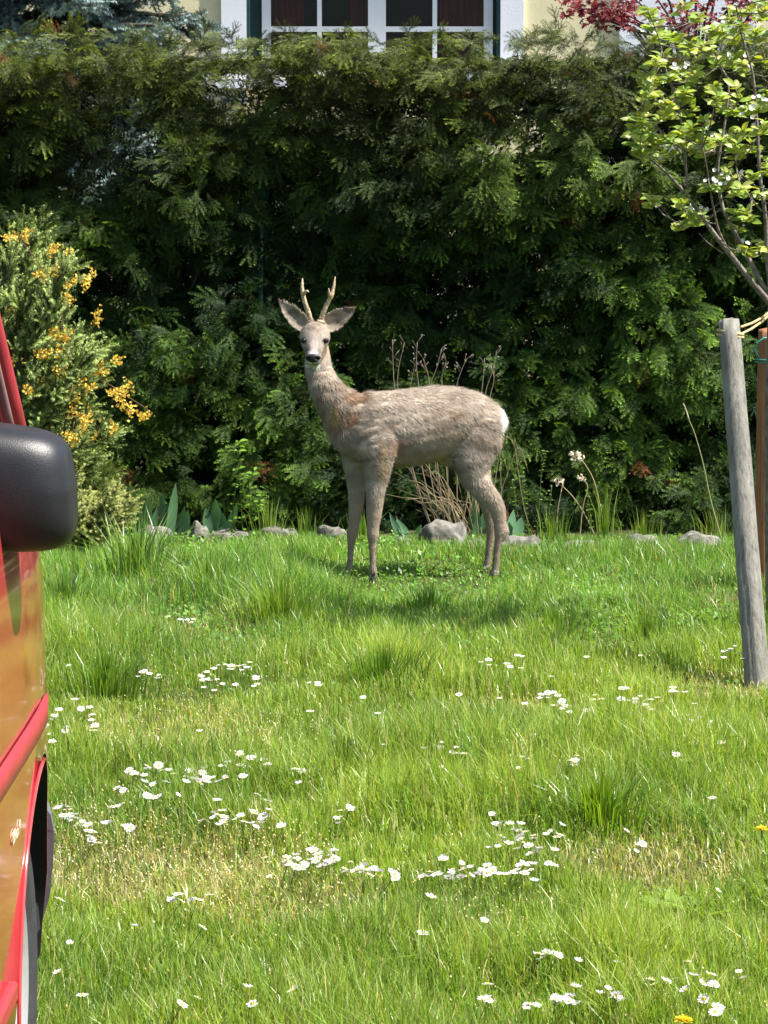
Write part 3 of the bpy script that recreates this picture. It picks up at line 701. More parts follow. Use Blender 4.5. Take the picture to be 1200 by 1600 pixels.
deer()

# ================================================================== STONES
M['stone'] = None
def stone_mat():
    m, t, b, out = nodes('lichen_stone'); tc = t.nodes.new('ShaderNodeTexCoord')
    n1 = t.nodes.new('ShaderNodeTexNoise'); n1.inputs['Scale'].default_value = 26; n1.inputs['Detail'].default_value = 8
    n2 = t.nodes.new('ShaderNodeTexVoronoi'); n2.inputs['Scale'].default_value = 60
    r = t.nodes.new('ShaderNodeValToRGB'); e = r.color_ramp.elements
    e[0].position = .32; e[0].color = (.07, .065, .055, 1); e[1].position = .66; e[1].color = (.23, .22, .195, 1)
    k = r.color_ramp.elements.new(.48); k.color = (.125, .118, .10, 1)
    t.links.new(tc.outputs['Object'], n1.inputs['Vector']); t.links.new(tc.outputs['Object'], n2.inputs['Vector']); t.links.new(n1.outputs['Fac'], r.inputs[0]); t.links.new(r.outputs[0], b.inputs['Base Color'])
    bp = t.nodes.new('ShaderNodeBump'); bp.inputs['Strength'].default_value = .9; bp.inputs['Distance'].default_value = .012
    t.links.new(n1.outputs['Fac'], bp.inputs['Height']); t.links.new(bp.outputs[0], b.inputs['Normal']); b.inputs['Roughness'].default_value = .95; set_spec(b, .15)
    return m
M['stone'] = stone_mat()
def stone(px, py_top, py_bot, wpx, seed, label, Y=None):
    g = on_z(px, py_bot); Y = Y or g.y; k = F/Y
    hw = wpx/2/k; top = at(px, py_top-4, Y).z
    b = bmesh.new(); bmesh.ops.create_icosphere(b, subdivisions=4, radius=1)
    for v in b.verts:
        p = v.co.copy(); n = mnoise.noise(p*1.3+Vector((seed*7.1, 0, 0)))*.32+mnoise.noise(p*3.1+Vector((0, seed*3.3, 0)))*.13+mnoise.noise(p*8+Vector((0, 0, seed)))*.04
        # facets
        p = p*(1+n); p.z = min(p.z, .82+.2*mnoise.noise(Vector((p.x*1.5, p.y*1.5, seed))))
        v.co = Vector((p.x*hw, p.y*min(hw*.8, .16), p.z*(top+.03)*1.12))
    me = bpy.data.meshes.new('garden_stone'); b.to_mesh(me); b.free(); me.materials.append(M['stone']); me.polygons.foreach_set('use_smooth', [True]*len(me.polygons))
    o = link('garden_stone', me, None, (at(px, py_bot, Y).x, Y, -.03)); tag(o, label, 'stone', 'stones edging the lawn below the hedge')
stone(695, 814, 860, 92, 1, 'large pale grey boulder in the lawn edging between the deer legs', 11.9)
stone(632, 842, 858, 60, 2, 'low flat stone beside the large boulder, towards the front legs', 11.95)
stone(742, 846, 862, 44, 3, 'small grey stone touching the large boulder on its rump side', 11.85)
stone(806, 838, 866, 74, 4, 'rounded grey stone in the lawn edging just behind the deer rump', 11.85)
stone(912, 848, 872, 76, 5, 'low rounded grey stone under the dry flower stalks', 11.75)
stone(1002, 838, 862, 72, 6, 'speckled grey stone below the hedge between two other edging stones', 11.8)
stone(1090, 834, 864, 92, 7, 'wide lichen speckled stone beside the grey wooden stake', 11.8)
stone(514, 824, 850, 56, 8, 'pale rough stone in the edging in front of the deer forelegs', 12.0)
stone(312, 818, 848, 34, 9, 'small pointed pale stone among the iris leaves', 12.05)
stone(240, 824, 846, 62, 10, 'flat pale edging stone at the foot of the bluish conifer', 12.1)
stone(360, 830, 850, 80, 11, 'long low pale edging stone below the leafy weed', 12.1)
stone(435, 826, 852, 78, 12, 'long low mossy edging stone between leafy weed and deer', 12.05)
stone(1190, 838, 866, 70, 13, 'grey edging stone hidden behind the brown stake', 11.8)

# ================================================================== PLANTS AT THE FOOT OF THE HEDGE
def sword(mb, b, t, wdt, bend, col, face=0.3):
    """a sword-shaped leaf with a folded keel"""
    b, t = Vector(b), Vector(t); n = 7; vs = []; fs = []
    ax = t-b; s = Vector((math.cos(face), math.sin(face), 0))
    nrm = ax.cross(s).normalized()
    for i in range(n+1):
        u = i/n; p = b+ax*u+Vector((bend*u*u*.5, 0, -abs(bend)*u*u*.25)); w_ = wdt*(1 if u < .5 else max(.02, 1-((u-.5)/.5)**1.7))*(.75+.5*min(u*2, 1)*.5)
        vs += [p-s*w_/2, p+nrm*w_*.14, p+s*w_/2]
    for i in range(n):
        a = 3*i; fs += [(a, a+1, a+4, a+3), (a+1, a+2, a+5, a+4)]
    mb.add(vs, fs, col)
def iris(px, Y, leaves, label):
    b0 = at(px, 840, Y); base = thing('iris_plant', (b0.x, Y, 0), label, 'iris', 'irises along the hedge foot')
    for (tx, ty, wpx, bx) in leaves:
        k = F/Y; t = at(tx, ty, Y+random.uniform(-.05, .05)); mb = MB(); g = random.uniform(.8, 1.2)
        sword(mb, (at(bx, 840, Y).x, Y+random.uniform(-.05, .05), 0), t, wpx/k, random.uniform(-.02, .02), (.085*g, .185*g, .085*g), random.uniform(-.5, .6))
        mb.build('leaf', M['iris'], base)
iris(215, 12.15, [(205, 755, 22, 222), (232, 772, 17, 226), (190, 775, 15, 215), (246, 790, 12, 232), (180, 800, 12, 210), (222, 790, 18, 216), (160, 735, 14, 205)], 'clump of broad blue green iris leaves beside the bluish conifer')
iris(270, 12.2, [(274, 754, 17, 266), (260, 785, 15, 262), (288, 790, 14, 276), (296, 795, 18, 284), (250, 765, 14, 258), (282, 800, 16, 272)], 'iris with one tall upright leaf behind the small pointed stone')
iris(345, 12.2, [(335, 778, 20, 340), (318, 790, 16, 330), (350, 800, 16, 345), (372, 785, 15, 352), (358, 812, 22, 345)], 'iris clump growing beside the leafy weed stems')
iris(640, 12.2, [(622, 808, 15, 640), (610, 800, 12, 628), (748, 800, 14, 742), (655, 818, 12, 650)], 'few short iris leaves between the deer legs')
iris(806, 12.2, [(800, 795, 16, 796), (812, 806, 18, 806), (795, 815, 14, 800)], 'short iris leaves right behind the deer hock')
iris(752, 12.25, [(742, 770, 13, 745), (760, 790, 12, 752), (733, 800, 12, 742)], 'iris leaves beside the dry bush under the deer belly')

def oval(mb, c, d, n, ln, wd, col, fold=.18, curl=.15):
    """an oval leaf, folded along its midrib; c base, d direction, n upper side"""
    d = Vector(d).normalized(); n = Vector(n); n = (n-d*n.dot(d))
    n = n.normalized() if n.length > 1e-5 else d.orthogonal().normalized(); s = d.cross(n); c = Vector(c)
    prof = ((0, .06), (.25, .8), (.5, 1), (.75, .72), (1, .03)); vs = []; fs = []
    for u, w_ in prof:
        m = c+d*ln*u-n*curl*ln*u*u
        vs += [m-s*wd/2*w_+n*fold*wd*w_, m, m+s*wd/2*w_+n*fold*wd*w_]
    for i in range(4):
        a = 3*i; fs += [(a, a+1, a+4, a+3), (a+1, a+2, a+5, a+4)]
    mb.add(vs, fs, col)
def weed(px0, Y, stems, label, name='leafy_weed', cat='weed', col=(.16, .30, .035), lsize=.034, step=.035, group=None):
    b = at(px0, 838, Y); base = thing(name, (b.x, Y, 0), label, cat, group)
    for pts in stems:
        P = [at(a, c, Y) for a, c in pts]; P[0].z = 0
        mb = MB(); fine = []
        for i in range(len(P)-1):
            for q in range(4): fine.append(P[i].lerp(P[i+1], q/4))
        fine.append(P[-1]); mb.tube(fine, [.0035*(1-.6*i/len(fine)) for i in range(len(fine))], 5, (.10, .16, .04)); st = mb.build('stem', M['leaf'], base)
        L = sum((P[i+1]-P[i]).length for i in range(len(P)-1)); n = int(L/step)
        for i in range(2, n+1):
            u = i/n*(len(fine)-1); p = fine[int(min(u, len(fine)-2))].lerp(fine[int(min(u, len(fine)-2))+1], u-int(min(u, len(fine)-2)))
            for sg in (0, math.pi):
                if random.random() < .2: continue
                a = i*1.9+sg+random.uniform(-.5, .5); mb = MB(); g = random.uniform(.7, 1.3)
                oval(mb, p, (math.cos(a), math.sin(a)*.8-.25, random.uniform(.0, .55)), (0, -.5, 1), lsize*random.uniform(.65, 1.25), lsize*.52*random.uniform(.8, 1.2), tuple(c*g for c in col))
                mb.build('leaf', M['leaf'], base)
weed(375, 12.1, [[(380, 840), (376, 770), (372, 720), (374, 690)], [(388, 838), (392, 790), (388, 750), (398, 735)], [(366, 838), (364, 800), (368, 760)], [(376, 838), (402, 800), (408, 775)]], 'bright green leafy weed with upright stems in front of the hedge')
weed(828, 12.3, [[(826, 845), (822, 800), (815, 745)], [(838, 845), (842, 790), (846, 735), (852, 705)], [(848, 845), (858, 800), (862, 760)], [(815, 845), (806, 790), (800, 750)]], 'thin stemmed weed with tiny leaves behind the deer hind leg', lsize=.017, step=.02, col=(.13, .22, .04))
weed(920, 12.2, [[(925, 848), (922, 800), (918, 770)], [(950, 848), (945, 815), (940, 790)]], 'low leafy weed between the dry flower stalks', lsize=.018, step=.022, col=(.15, .26, .04))

def stalk(mb, pts, Y, r0, r1, col, jitter=0):
    P = [at(a, c, Y+(d if False else 0)) for a, c in pts]
    fine = []
    for i in range(len(P)-1):
        for q in range(4): fine.append(P[i].lerp(P[i+1], q/4))
    fine.append(P[-1])
    for _ in range(2): fine = [fine[0]]+[(fine[i-1]+fine[i]*2+fine[i+1])/4 for i in range(1, len(fine)-1)]+[fine[-1]]
    mb.tube(fine, [r0+(r1-r0)*i/len(fine) for i in range(len(fine))], 5, col); return fine
def fluff(mb, c, r, n, col):
    for _ in range(n):
        p = Vector(c)+Vector((random.gauss(0, r*.55), random.gauss(0, r*.55), random.gauss(0, r*.5))); d = Vector((random.uniform(-1, 1), random.uniform(-1, 1), random.uniform(-.3, 1)))
        g = random.uniform(.7, 1.2); oval(mb, p, d, (random.uniform(-1, 1), -1, .3), r*random.uniform(.6, 1.1), r*random.uniform(.4, .7), tuple(x*g for x in col), .1, .3)
def dry_bush():
    Y = 12.25; b = at(720, 845, Y); base = thing('dry_bush', (b.x, Y, 0), 'bare dry bush with pale twigs behind the deer', 'bush')
    tan = (.22, .175, .10)
    for i in range(46):   # arching stems seen below the belly
        mb = MB(); x0 = random.uniform(700, 758); tx = random.uniform(596, 745); ty = random.uniform(715, 800)
        stalk(mb, [(x0, 848), (x0*.62+tx*.38+random.uniform(-8, 8), 800-random.uniform(0, 25)), (x0*.25+tx*.75, ty+random.uniform(-10, 20)), (tx, ty)], Y+random.uniform(-.12, .12), .0024, .0008, (lambda g: tuple(c*g for c in tan))(random.uniform(.6, 1.3)))
        mb.build('twig', M['dry'], base)
    for (x0, y0, x1, y1) in ((616, 610, 613, 530), (620, 612, 632, 536), (655, 608, 652, 535), (668, 608, 690, 545), (672, 606, 661, 560), (690, 604, 697, 566), (712, 604, 728, 562), (752, 615, 757, 560), (757, 612, 776, 548), (765, 618, 772, 580), (640, 610, 648, 570)):
        mb = MB(); xm = 720+(x0-720)*.75
        fine = stalk(mb, [(715+(x0-715)*.35, 845), (xm, 740), (x0, y0), ((x0+x1)/2+random.uniform(-4, 4), (y0+y1)/2), (x1, y1)], Y+.05, .0032, .0012, (.22, .17, .12))
        for j in range(5):
            p = fine[-1-j]; e = p+Vector((random.uniform(-.03, .03), random.uniform(-.02, .02), random.uniform(.012, .035)))
            mb.tube([p, e], [.0012, .0008], 4, (.22, .17, .12))
            if random.random() < .7: fluff(mb, e, .005, 5, (.34, .31, .27))
        mb.build('twig', M['dry'], base)
    for (x0, y0, x1, y1) in ((770, 700, 800, 685), (772, 760, 812, 690), (790, 830, 780, 690), (840, 830, 800, 670)):
        mb = MB(); stalk(mb, [(760, 845), (x0, (y0+845)/2), ((x0+x1)/2, y0-20), (x1, y1), (x1+14, y1+50)], Y, .0028, .001, tan); mb.build('twig', M['dry'], base)
dry_bush()
def flower_stalk(pts, head, Y, label, r=.016):
    b = at(pts[0][0], 848, Y); base = thing('dry_flower_stalk', (b.x, Y, 0), label, 'dry flower', 'dry flower stalks behind the edging stones')
    mb = MB(); f = stalk(mb, pts, Y, .0034, .0018, (.30, .24, .13)); mb.build('stem', M['dry'], base)
    for hx, hy, s in head:
        mb = MB(); fluff(mb, at(hx, hy, Y), r*s, int(26*s)+8, (.52, .44, .31)); mb.build('flower_head', M['dry'], base)['kind'] = 'stuff'
flower_stalk([(948, 850), (940, 800), (928, 748), (912, 722), (904, 716)], [(903, 715, 1.2), (898, 711, .8)], 12.2, 'tall dry stalk with a pale papery flower head')
flower_stalk([(935, 850), (915, 805), (895, 775), (876, 757)], [(872, 752, 1.1)], 12.2, 'leaning dry stalk with a pale brown flower head')
flower_stalk([(905, 850), (910, 790), (920, 760), (910, 747)], [(906, 747, .7), (912, 748, .6)], 12.25, 'thin dry stalk with two small pale heads')
flower_stalk([(870, 850), (870, 800), (878, 762)], [(879, 760, .35)], 12.25, 'bare dry stem standing beside the tiny leaved weed', .012)
def grass_stalk():
    Y = 11.75; b = at(1118, 845, Y); base = thing('grass_stalk', (b.x, Y, 0), 'single tall thin grass stalk with a narrow seed head', 'grass stalk')
    mb = MB(); f = stalk(mb, [(1130, 850), (1112, 790), (1098, 720), (1085, 675), (1076, 655)], Y, .0026, .0015, (.30, .30, .15)); mb.build('stem', M['dry'], base)
    mb = MB(); f = stalk(mb, [(1076, 655), (1072, 640), (1068, 631)], Y, .0035, .001, (.45, .40, .28))
    for p in f:
        fluff(mb, p, .004, 5, (.48, .43, .31))
    mb.build('seed_head', M['dry'], base)
grass_stalk()

# ================================================================== GRASS CLUMPS
def tuft(px, py, n, hpx, spread, label, col=(.12, .22, .025), wd=.004, leanm=.4, sz=.05):
    g = on_z(px, py); k = F/g.y; h = hpx/k
    a = rng.uniform(0, 6.28, n); r = np.abs(rng.normal(0, sz, n))
    P = np.stack([g.x+np.cos(a)*r, g.y+np.sin(a)*r, np.full(n, float(ground_z(g.x, g.y))-.003)], 1)
    lean = np.clip(r/sz*.28*leanm/.4+rng.normal(0, .12, n), .03, 1.1)
    c = np.array(col)*rng.uniform(.6, 1.4, (n, 1))+np.array([.04, .02, 0])*rng.random((n, 1))
    V, T, Cc = blades(P, h*rng.uniform(.55, 1.1, n), wd*rng.uniform(.7, 1.2, n), a+rng.normal(0, .4, n), lean, c)
    V[:, 0] -= g.x; V[:, 1] -= g.y
    o = big('grass_clump', V, T, Cc, M['grass'], None, None); o.location = (g.x, g.y, 0)
    tag(o, label, 'grass clump', 'taller grass clumps in the lawn')
tuft(600, 1088, 340, 92, .05, 'dark tall grass clump in the lawn in front of the deer', (.07, .17, .02), leanm=.5, sz=.07)
tuft(940, 1315, 420, 110, .05, 'dense spreading grass clump beside the dry straw patch', (.13, .25, .022), leanm=.6, sz=.05)
tuft(170, 1095, 360, 96, .05, 'tall arching grass clump close beside the red vehicle', (.11, .22, .03), leanm=.55, sz=.07)
tuft(540, 1235, 260, 90, .05, 'dark green grass clump between two daisy patches', (.07, .16, .025), sz=.07)
tuft(440, 985, 300, 110, .05, 'light green tall grass clump below the leafy weed and stones', (.15, .27, .035), leanm=.5, sz=.07)
tuft(215, 925, 200, 135, .05, 'long broad bladed grass clump at the foot of the conifer', (.13, .25, .06), wd=.007, leanm=.6, sz=.07)
tuft(1160, 1010, 200, 85, .05, 'grass clump beside the foot of the brown stake', (.13, .24, .03), sz=.06)
tuft(1010, 1010, 200, 70, .05, 'light grass clump between deer and grey stake', (.15, .27, .04), sz=.05)
tuft(870, 1010, 180, 70, .05, 'loose grass clump in front of the deer hind legs', (.13, .25, .03), sz=.055)
tuft(1005, 852, 70, 60, .05, 'short upright grass clump behind the speckled edging stone', (.14, .25, .04), leanm=.3, sz=.05)
tuft(1120, 850, 80, 62, .05, 'thin grass clump between the wide speckled stone and the stakes', (.16, .26, .05), leanm=.3, sz=.05)
tuft(865, 852, 80, 66, .05, 'upright grass clump between two edging stones behind the deer', (.13, .24, .04), leanm=.3, sz=.05)
tuft(565, 850, 70, 55, .05, 'small grass clump growing between the deer forelegs', (.13, .24, .04), leanm=.3, sz=.04)
tuft(670, 960, 220, 60, .05, 'leafy grass clump right in front of the deer belly', (.11, .24, .04), leanm=.6, sz=.06)
tuft(330, 940, 240, 95, .05, 'arching grass clump in front of the small pointed stone', (.13, .26, .045), wd=.0055, leanm=.6, sz=.06)
tuft(945, 850, 70, 95, .05, 'narrow upright grass clump behind the low rounded stone', (.14, .25, .04), leanm=.25, sz=.03)
tuft(420, 850, 90, 70, .05, 'thin upright grass clump behind the mossy edging stone', (.15, .26, .06), leanm=.25, sz=.04)
tuft(480, 850, 60, 60, .05, 'sparse grass clump behind the stones in front of the forelegs', (.12, .22, .04), leanm=.25, sz=.05)
tuft(100, 960, 220, 80, .05, 'dark grass clump between the conifer and the red vehicle', (.07, .16, .03), wd=.006, leanm=.8, sz=.08)
def broad_rosette(px, py, n, ln, label, col):
    g = on_z(px, py); base = thing('plantain_rosette', (g.x, g.y, 0), label, 'weed', 'broad leaved rosettes in the lawn')
    for i in range(n):
        a = 2*math.pi*i/n+random.uniform(-.3, .3); mb = MB(); gq = random.uniform(.8, 1.25)
        oval(mb, (g.x+.02*math.cos(a), g.y+.02*math.sin(a), .005), (math.cos(a), math.sin(a), random.uniform(.5, 1.4)), (-math.cos(a)*.5, -math.sin(a)*.5, 1), ln*random.uniform(.7, 1.15), ln*.36, tuple(c*gq for c in col), .16, .45)
        mb.build('leaf', M['leaf'], base)
for px, py, n, l in ((1000, 1425, 12, .06), (1050, 1432, 14, .07), (1100, 1440, 14, .07), (1150, 1438, 12, .06)): broad_rosette(px, py, n, l, 'bright green broad leaved rosette below the dry straw patch', (.20, .31, .05))
for px, py, n, l in ((965, 1565, 8, .08), (995, 1560, 7, .085)): broad_rosette(px, py, n, l, 'pale green broad leaves near daisies at the lawn foreground', (.16, .28, .07))

# ================================================================== DAISIES
def daisies():
    def daisy_mesh(seed):
        r = random.Random(seed); mb = MB(); n = 15; tilt = r.uniform(.05, .4)
        for i in range(n):
            a = 2*math.pi*i/n+r.uniform(-.08, .08); d = Vector((math.cos(a), math.sin(a), tilt+r.uniform(-.1, .12))); s = Vector((-math.sin(a), math.cos(a), 0)); L = .0128*r.uniform(.88, 1.08)
            mb.add([d*.003-s*.0012, d*.003+s*.0012, d*L*.8+s*.0019, d*L, d*L*.8-s*.0019], [(0, 1, 2, 3, 4)], (.76, .77, .80) if r.random() < .85 else (.74, .62, .68), 0)
        ring = [(.0042*math.cos(2*math.pi*k/8), .0042*math.sin(2*math.pi*k/8), .0012) for k in range(8)]
        mb.add(ring+[(0, 0, .0042)], [(k, (k+1) % 8, 8) for k in range(8)], (.72, .48, .03), 0)
        mb.tube([(0, 0, .001), (r.uniform(-.006, .006), r.uniform(-.006, .006), -.045), (0, 0, -.11)], .0009, 4, (.13, .22, .04), 1, cap=False)
        return mb.mesh('daisy', [M['petal'], M['leaf']], False)
    meshes = [daisy_mesh(i) for i in range(6)]
    cl = [(345, 1050, 34, 10, 9), (322, 1068, 14, 6, 5), (375, 1045, 8, 5, 3), (225, 1058, 10, 8, 4), (404, 1068, 8, 5, 3), (490, 1068, 6, 3, 2), (80, 1130, 14, 10, 5), (120, 1115, 14, 10, 4), (145, 1135, 6, 4, 2), (90, 1162, 4, 2, 1),
          (235, 1208, 22, 12, 8), (310, 1218, 38, 10, 14), (385, 1200, 30, 12, 9), (395, 1185, 12, 6, 3), (236, 1243, 8, 4, 2), (192, 1232, 6, 4, 2), (95, 1267, 14, 6, 5), (120, 1282, 16, 6, 4), (140, 1302, 12, 8, 4), (85, 1290, 8, 6, 2), (185, 1266, 8, 4, 2), (168, 1282, 6, 4, 2), (200, 1292, 8, 5, 2), (335, 1284, 18, 8, 7), (380, 1284, 14, 6, 4), (412, 1276, 10, 14, 6), (340, 1260, 5, 4, 1), (146, 1316, 6, 3, 2),
          (500, 1340, 36, 10, 14), (545, 1356, 30, 6, 11), (470, 1348, 20, 6, 6), (580, 1366, 8, 4, 3), (620, 1366, 6, 4, 2), (720, 1360, 14, 8, 8), (750, 1362, 14, 6, 5), (795, 1362, 18, 10, 9), (830, 1350, 16, 6, 5), (680, 1368, 12, 6, 4), (815, 1302, 16, 10, 8), (800, 1318, 18, 8, 5), (838, 1322, 12, 6, 4), (870, 1306, 14, 5, 4), (775, 1285, 8, 5, 2), (998, 1322, 8, 4, 2),
          (695, 1165, 18, 8, 7), (727, 1172, 6, 4, 2), (787, 1163, 8, 4, 3), (825, 1180, 10, 9, 5), (898, 1188, 10, 5, 4), (540, 1262, 6, 4, 2), (530, 1283, 6, 3, 2),
          (760, 1033, 8, 3, 2), (805, 1040, 8, 6, 3), (815, 1026, 4, 2, 1), (915, 1025, 5, 2, 1), (865, 1088, 18, 8, 8), (880, 1103, 16, 5, 5), (930, 1090, 6, 4, 2), (970, 1083, 10, 6, 3), (1008, 1085, 10, 6, 3), (1010, 1105, 22, 6, 5), (1045, 1078, 10, 5, 3), (1082, 1098, 5, 2, 1), (1075, 1130, 20, 8, 6), (1100, 1130, 16, 5, 4), (1085, 1155, 16, 6, 4), (1148, 1148, 5, 3, 1), (1120, 1160, 8, 4, 2), (1140, 1020, 14, 6, 5), (712, 1085, 4, 2, 1), (572, 1092, 5, 2, 1), (1000, 1028, 4, 2, 1), (1050, 1180, 8, 4, 2), (1112, 1248, 5, 5, 1),
          (840, 1490, 14, 4, 4), (1080, 1503, 5, 3, 1), (1028, 1536, 12, 5, 4), (1088, 1540, 16, 8, 5), (948, 1560, 12, 6, 4), (880, 1566, 24, 5, 6), (830, 1572, 8, 3, 2), (750, 1562, 8, 3, 2), (1130, 1585, 10, 6, 2), (1160, 1530, 5, 3, 1), (290, 1405, 30, 6, 5), (588, 1120, 5, 3, 1), (290, 968, 14, 4, 4), (830, 1150, 6, 4, 2)]
    r2 = random.Random(5); cl += [(r2.uniform(90, 1180), r2.uniform(1020, 1590), 6, 4, 1) for _ in range(46)]
    total = 0; rest = MB(); cl.sort(key=lambda c: -c[1])
    for cx, cy, sx, sy, n in cl:
        for _ in range(int(n*1.3+.5)):
            px = random.gauss(cx, sx*.95); py = random.gauss(cy, sy*1.0)
            if px < 66: px = 66+random.random()*20
            hz = random.uniform(.075, .11); p = on_z(px, py, hz)
            if total >= 296:
                me = meshes[random.randrange(6)]; sc_ = random.uniform(.6, 1.05); Rm = Matrix.Translation((p.x, p.y, hz)) @ Matrix.Rotation(random.gauss(.12, .16), 4, 'X') @ Matrix.Rotation(random.uniform(0, 6.28), 4, 'Z') @ Matrix.Diagonal((sc_, sc_, 1, 1))
                o0 = len(rest.v); cd = me.color_attributes['Col'].data; rest.v += [tuple(Rm @ v.co) for v in me.vertices]; rest.c += [tuple(c_.color)[:3] for c_ in cd]
                rest.f += [tuple(q+o0 for q in f.vertices) for f in me.polygons]; rest.mi += [f.material_index for f in me.polygons]; continue
            o = link('daisy', meshes[total % 6], None, (p.x, p.y, hz)); s = random.uniform(.6, 1.05); o.scale = (s, s, 1)
            o.rotation_euler = (random.gauss(.12, .28), random.gauss(.10, .28), random.uniform(0, 6.28))
            lb = ('white daisy in the lawn close beside the red vehicle' if cx < 260 else 'white daisy among the broad leaved rosettes in front of the straw patch' if cy > 1400 and cx > 600 else
                  'white daisy in the dry patch of the lawn' if cy > 1390 else 'white daisy beside the dense spreading grass clump' if cy > 1270 and cx > 600 else 'white daisy in the thick drift in front of the dark grass clump' if cy > 1330 else
                  'white daisy in the drift between red vehicle and dark grass clump' if cy > 1175 and cx < 560 else 'white daisy in the long lush grass in front of the deer' if cy > 1140 and cx < 950 else 'white daisy in the lawn around the grey wooden stake' if cx > 920 else
                  'white daisy in the lawn just in front of the deer hind legs' if cx > 640 else 'white daisy on the short turf in front of the tall light grass clump')
            tag(o, lb, 'daisy', 'daisies: '+lb[12:]); total += 1
    if rest.v:
        o = rest.build('daisy_drift', [M['petal'], M['leaf']], None, False); o['kind'] = 'stuff'; tag(o, 'more small white daisies scattered over the lawn near the deer', 'daisies')
    def dandelion(px, py, label):
        p = on_z(px, py, .10); mb = MB()
        for k in range(60):
            a = random.uniform(0, 6.28); e = random.uniform(.05, 1.1); d = Vector((math.cos(a)*math.cos(e), math.sin(a)*math.cos(e), math.sin(e)*.7)); s = Vector((-math.sin(a), math.cos(a), 0))*.0018; L = random.uniform(.012, .018)
            mb.add([d*.003-s*.5, d*.003+s*.5, d*L+s, d*L-s], [(0, 1, 2, 3)], (.80, .58, .02))
        base = thing('dandelion', (p.x, p.y, 0), label, 'dandelion'); o = mb.build('flower_head', M['petal'], base, False, (0, 0, .10))
        mb = MB(); mb.tube([(0, 0, -.01), (.004, 0, .05), (0, 0, .10)], .0022, 6, (.2, .27, .08)); mb.build('stem', M['leaf'], base, True, (0, 0, 0))
    dandelion(1190, 1297, 'bright yellow dandelion head in the grass near the straw patch')
    dandelion(1068, 1596, 'yellow flower in the grass in front of the daisies and broad leaves')
daisies()

# ================================================================== STAKES, ROPE, SAPLING
def wood_mat(name, a, b_, c):
    m, t, b, out = nodes(name); tc = t.nodes.new('ShaderNodeTexCoord'); mp = t.nodes.new('ShaderNodeMapping'); mp.inputs['Scale'].default_value = (60, 60, 2.2)
    n = t.nodes.new('ShaderNodeTexNoise'); n.inputs['Scale'].default_value = 1.6; n.inputs['Detail'].default_value = 8; n.inputs['Roughness'].default_value = .65
    n2 = t.nodes.new('ShaderNodeTexNoise'); n2.inputs['Scale'].default_value = 7; n2.inputs['Detail'].default_value = 4
    r = t.nodes.new('ShaderNodeValToRGB'); e = r.color_ramp.elements; e[0].position = .30; e[0].color = (*a, 1); e[1].position = .68; e[1].color = (*c, 1); k = e.new(.45); k.color = (*b_, 1)
    mx = t.nodes.new('ShaderNodeMix'); mx.data_type = 'RGBA'; mx.blend_type = 'MULTIPLY'; mx.inputs[0].default_value = .6
    r2 = t.nodes.new('ShaderNodeValToRGB'); r2.color_ramp.elements[0].position = .35; r2.color_ramp.elements[0].color = (.6, .6, .58, 1); r2.color_ramp.elements[1].position = .65
    t.links.new(tc.outputs['Object'], mp.inputs[0]); t.links.new(mp.outputs[0], n.inputs['Vector']); t.links.new(tc.outputs['Object'], n2.inputs['Vector'])
    t.links.new(n.outputs['Fac'], r.inputs[0]); t.links.new(n2.outputs['Fac'], r2.inputs[0]); t.links.new(r.outputs[0], mx.inputs['A']); t.links.new(r2.outputs[0], mx.inputs['B']); t.links.new(mx.outputs['Result'], b.inputs['Base Color'])
    bp = t.nodes.new('ShaderNodeBump'); bp.inputs['Strength'].default_value = .7; bp.inputs['Distance'].default_value = .006
    t.links.new(n.outputs['Fac'], bp.inputs['Height']); t.links.new(bp.outputs[0], b.inputs['Normal']); b.inputs['Roughness'].default_value = .85; set_spec(b, .2)
    return m
M['greywood'] = wood_mat('weathered_grey_wood', (.10, .09, .08), (.20, .19, .165), (.27, .26, .22))
M['brownwood'] = wood_mat('orange_brown_wood', (.16, .06, .03), (.30, .13, .06), (.40, .20, .10))
M['rope'] = plain('tan_rope', (.42, .32, .16), .9, .1, var=.3, scale=200)
M['tie'] = plain('green_plastic_tie', (.02, .22, .17), .4, .4, var=.1)
def stake(name, bot, top, r0, r1, mat, label, crack=True, knot=None):
    b, t = Vector(bot), Vector(top); ax = t-b; n = 26; m = 32; vs = []; fs = []; z = ax.normalized(); s = Vector((1, 0, 0)); s = (s-z*s.dot(z)).normalized(); q = z.cross(s)
    for i in range(n+1):
        u = i/n; r = r0+(r1-r0)*u
        for k in range(m):
            a = 2*math.pi*k/m; wob = 1+.035*mnoise.noise(Vector((math.cos(a)*1.2, math.sin(a)*1.2, u*7)))
            if crack:
                for ca, u0, u1, dp in ((-.95+.25*u, .15, .97, .16), (-2.0-.2*u, .0, .5, .10), (.1, .3, .8, .10)):
                    if u0 < u < u1 and abs(a-(ca % (2*math.pi))) < .11: wob -= dp
            if knot: wob += .06*math.exp(-((u-knot)/.012)**2)
            if i == n: wob *= .93+.02*math.sin(k*2.1)
            vs.append(b+ax*u+(s*math.cos(a)+q*math.sin(a))*r*wob-(z*.0 if i < n else -z*.006*math.sin(k*1.3)))
    for i in range(n):
        for k in range(m): fs.append((i*m+k, i*m+(k+1) % m, (i+1)*m+(k+1) % m, (i+1)*m+k))
    vs.append(b); vs.append(t+z*.012); nb = (n+1)*m
    for k in range(m): fs.append((k, nb, (k+1) % m)); fs.append((n*m+k, n*m+(k+1) % m, nb+1))
    mb = MB(); mb.add([v-b for v in vs], fs); o = mb.build(name, mat, None, True, tuple(b)); tag(o, label, 'stake', 'stakes holding up the sapling'); return o
gb = on_z(1184, 1074); gt = at(1139, 503, gb.y+.35)
g_ax = (gt-gb); rG = 20.5/(F/gb.y)
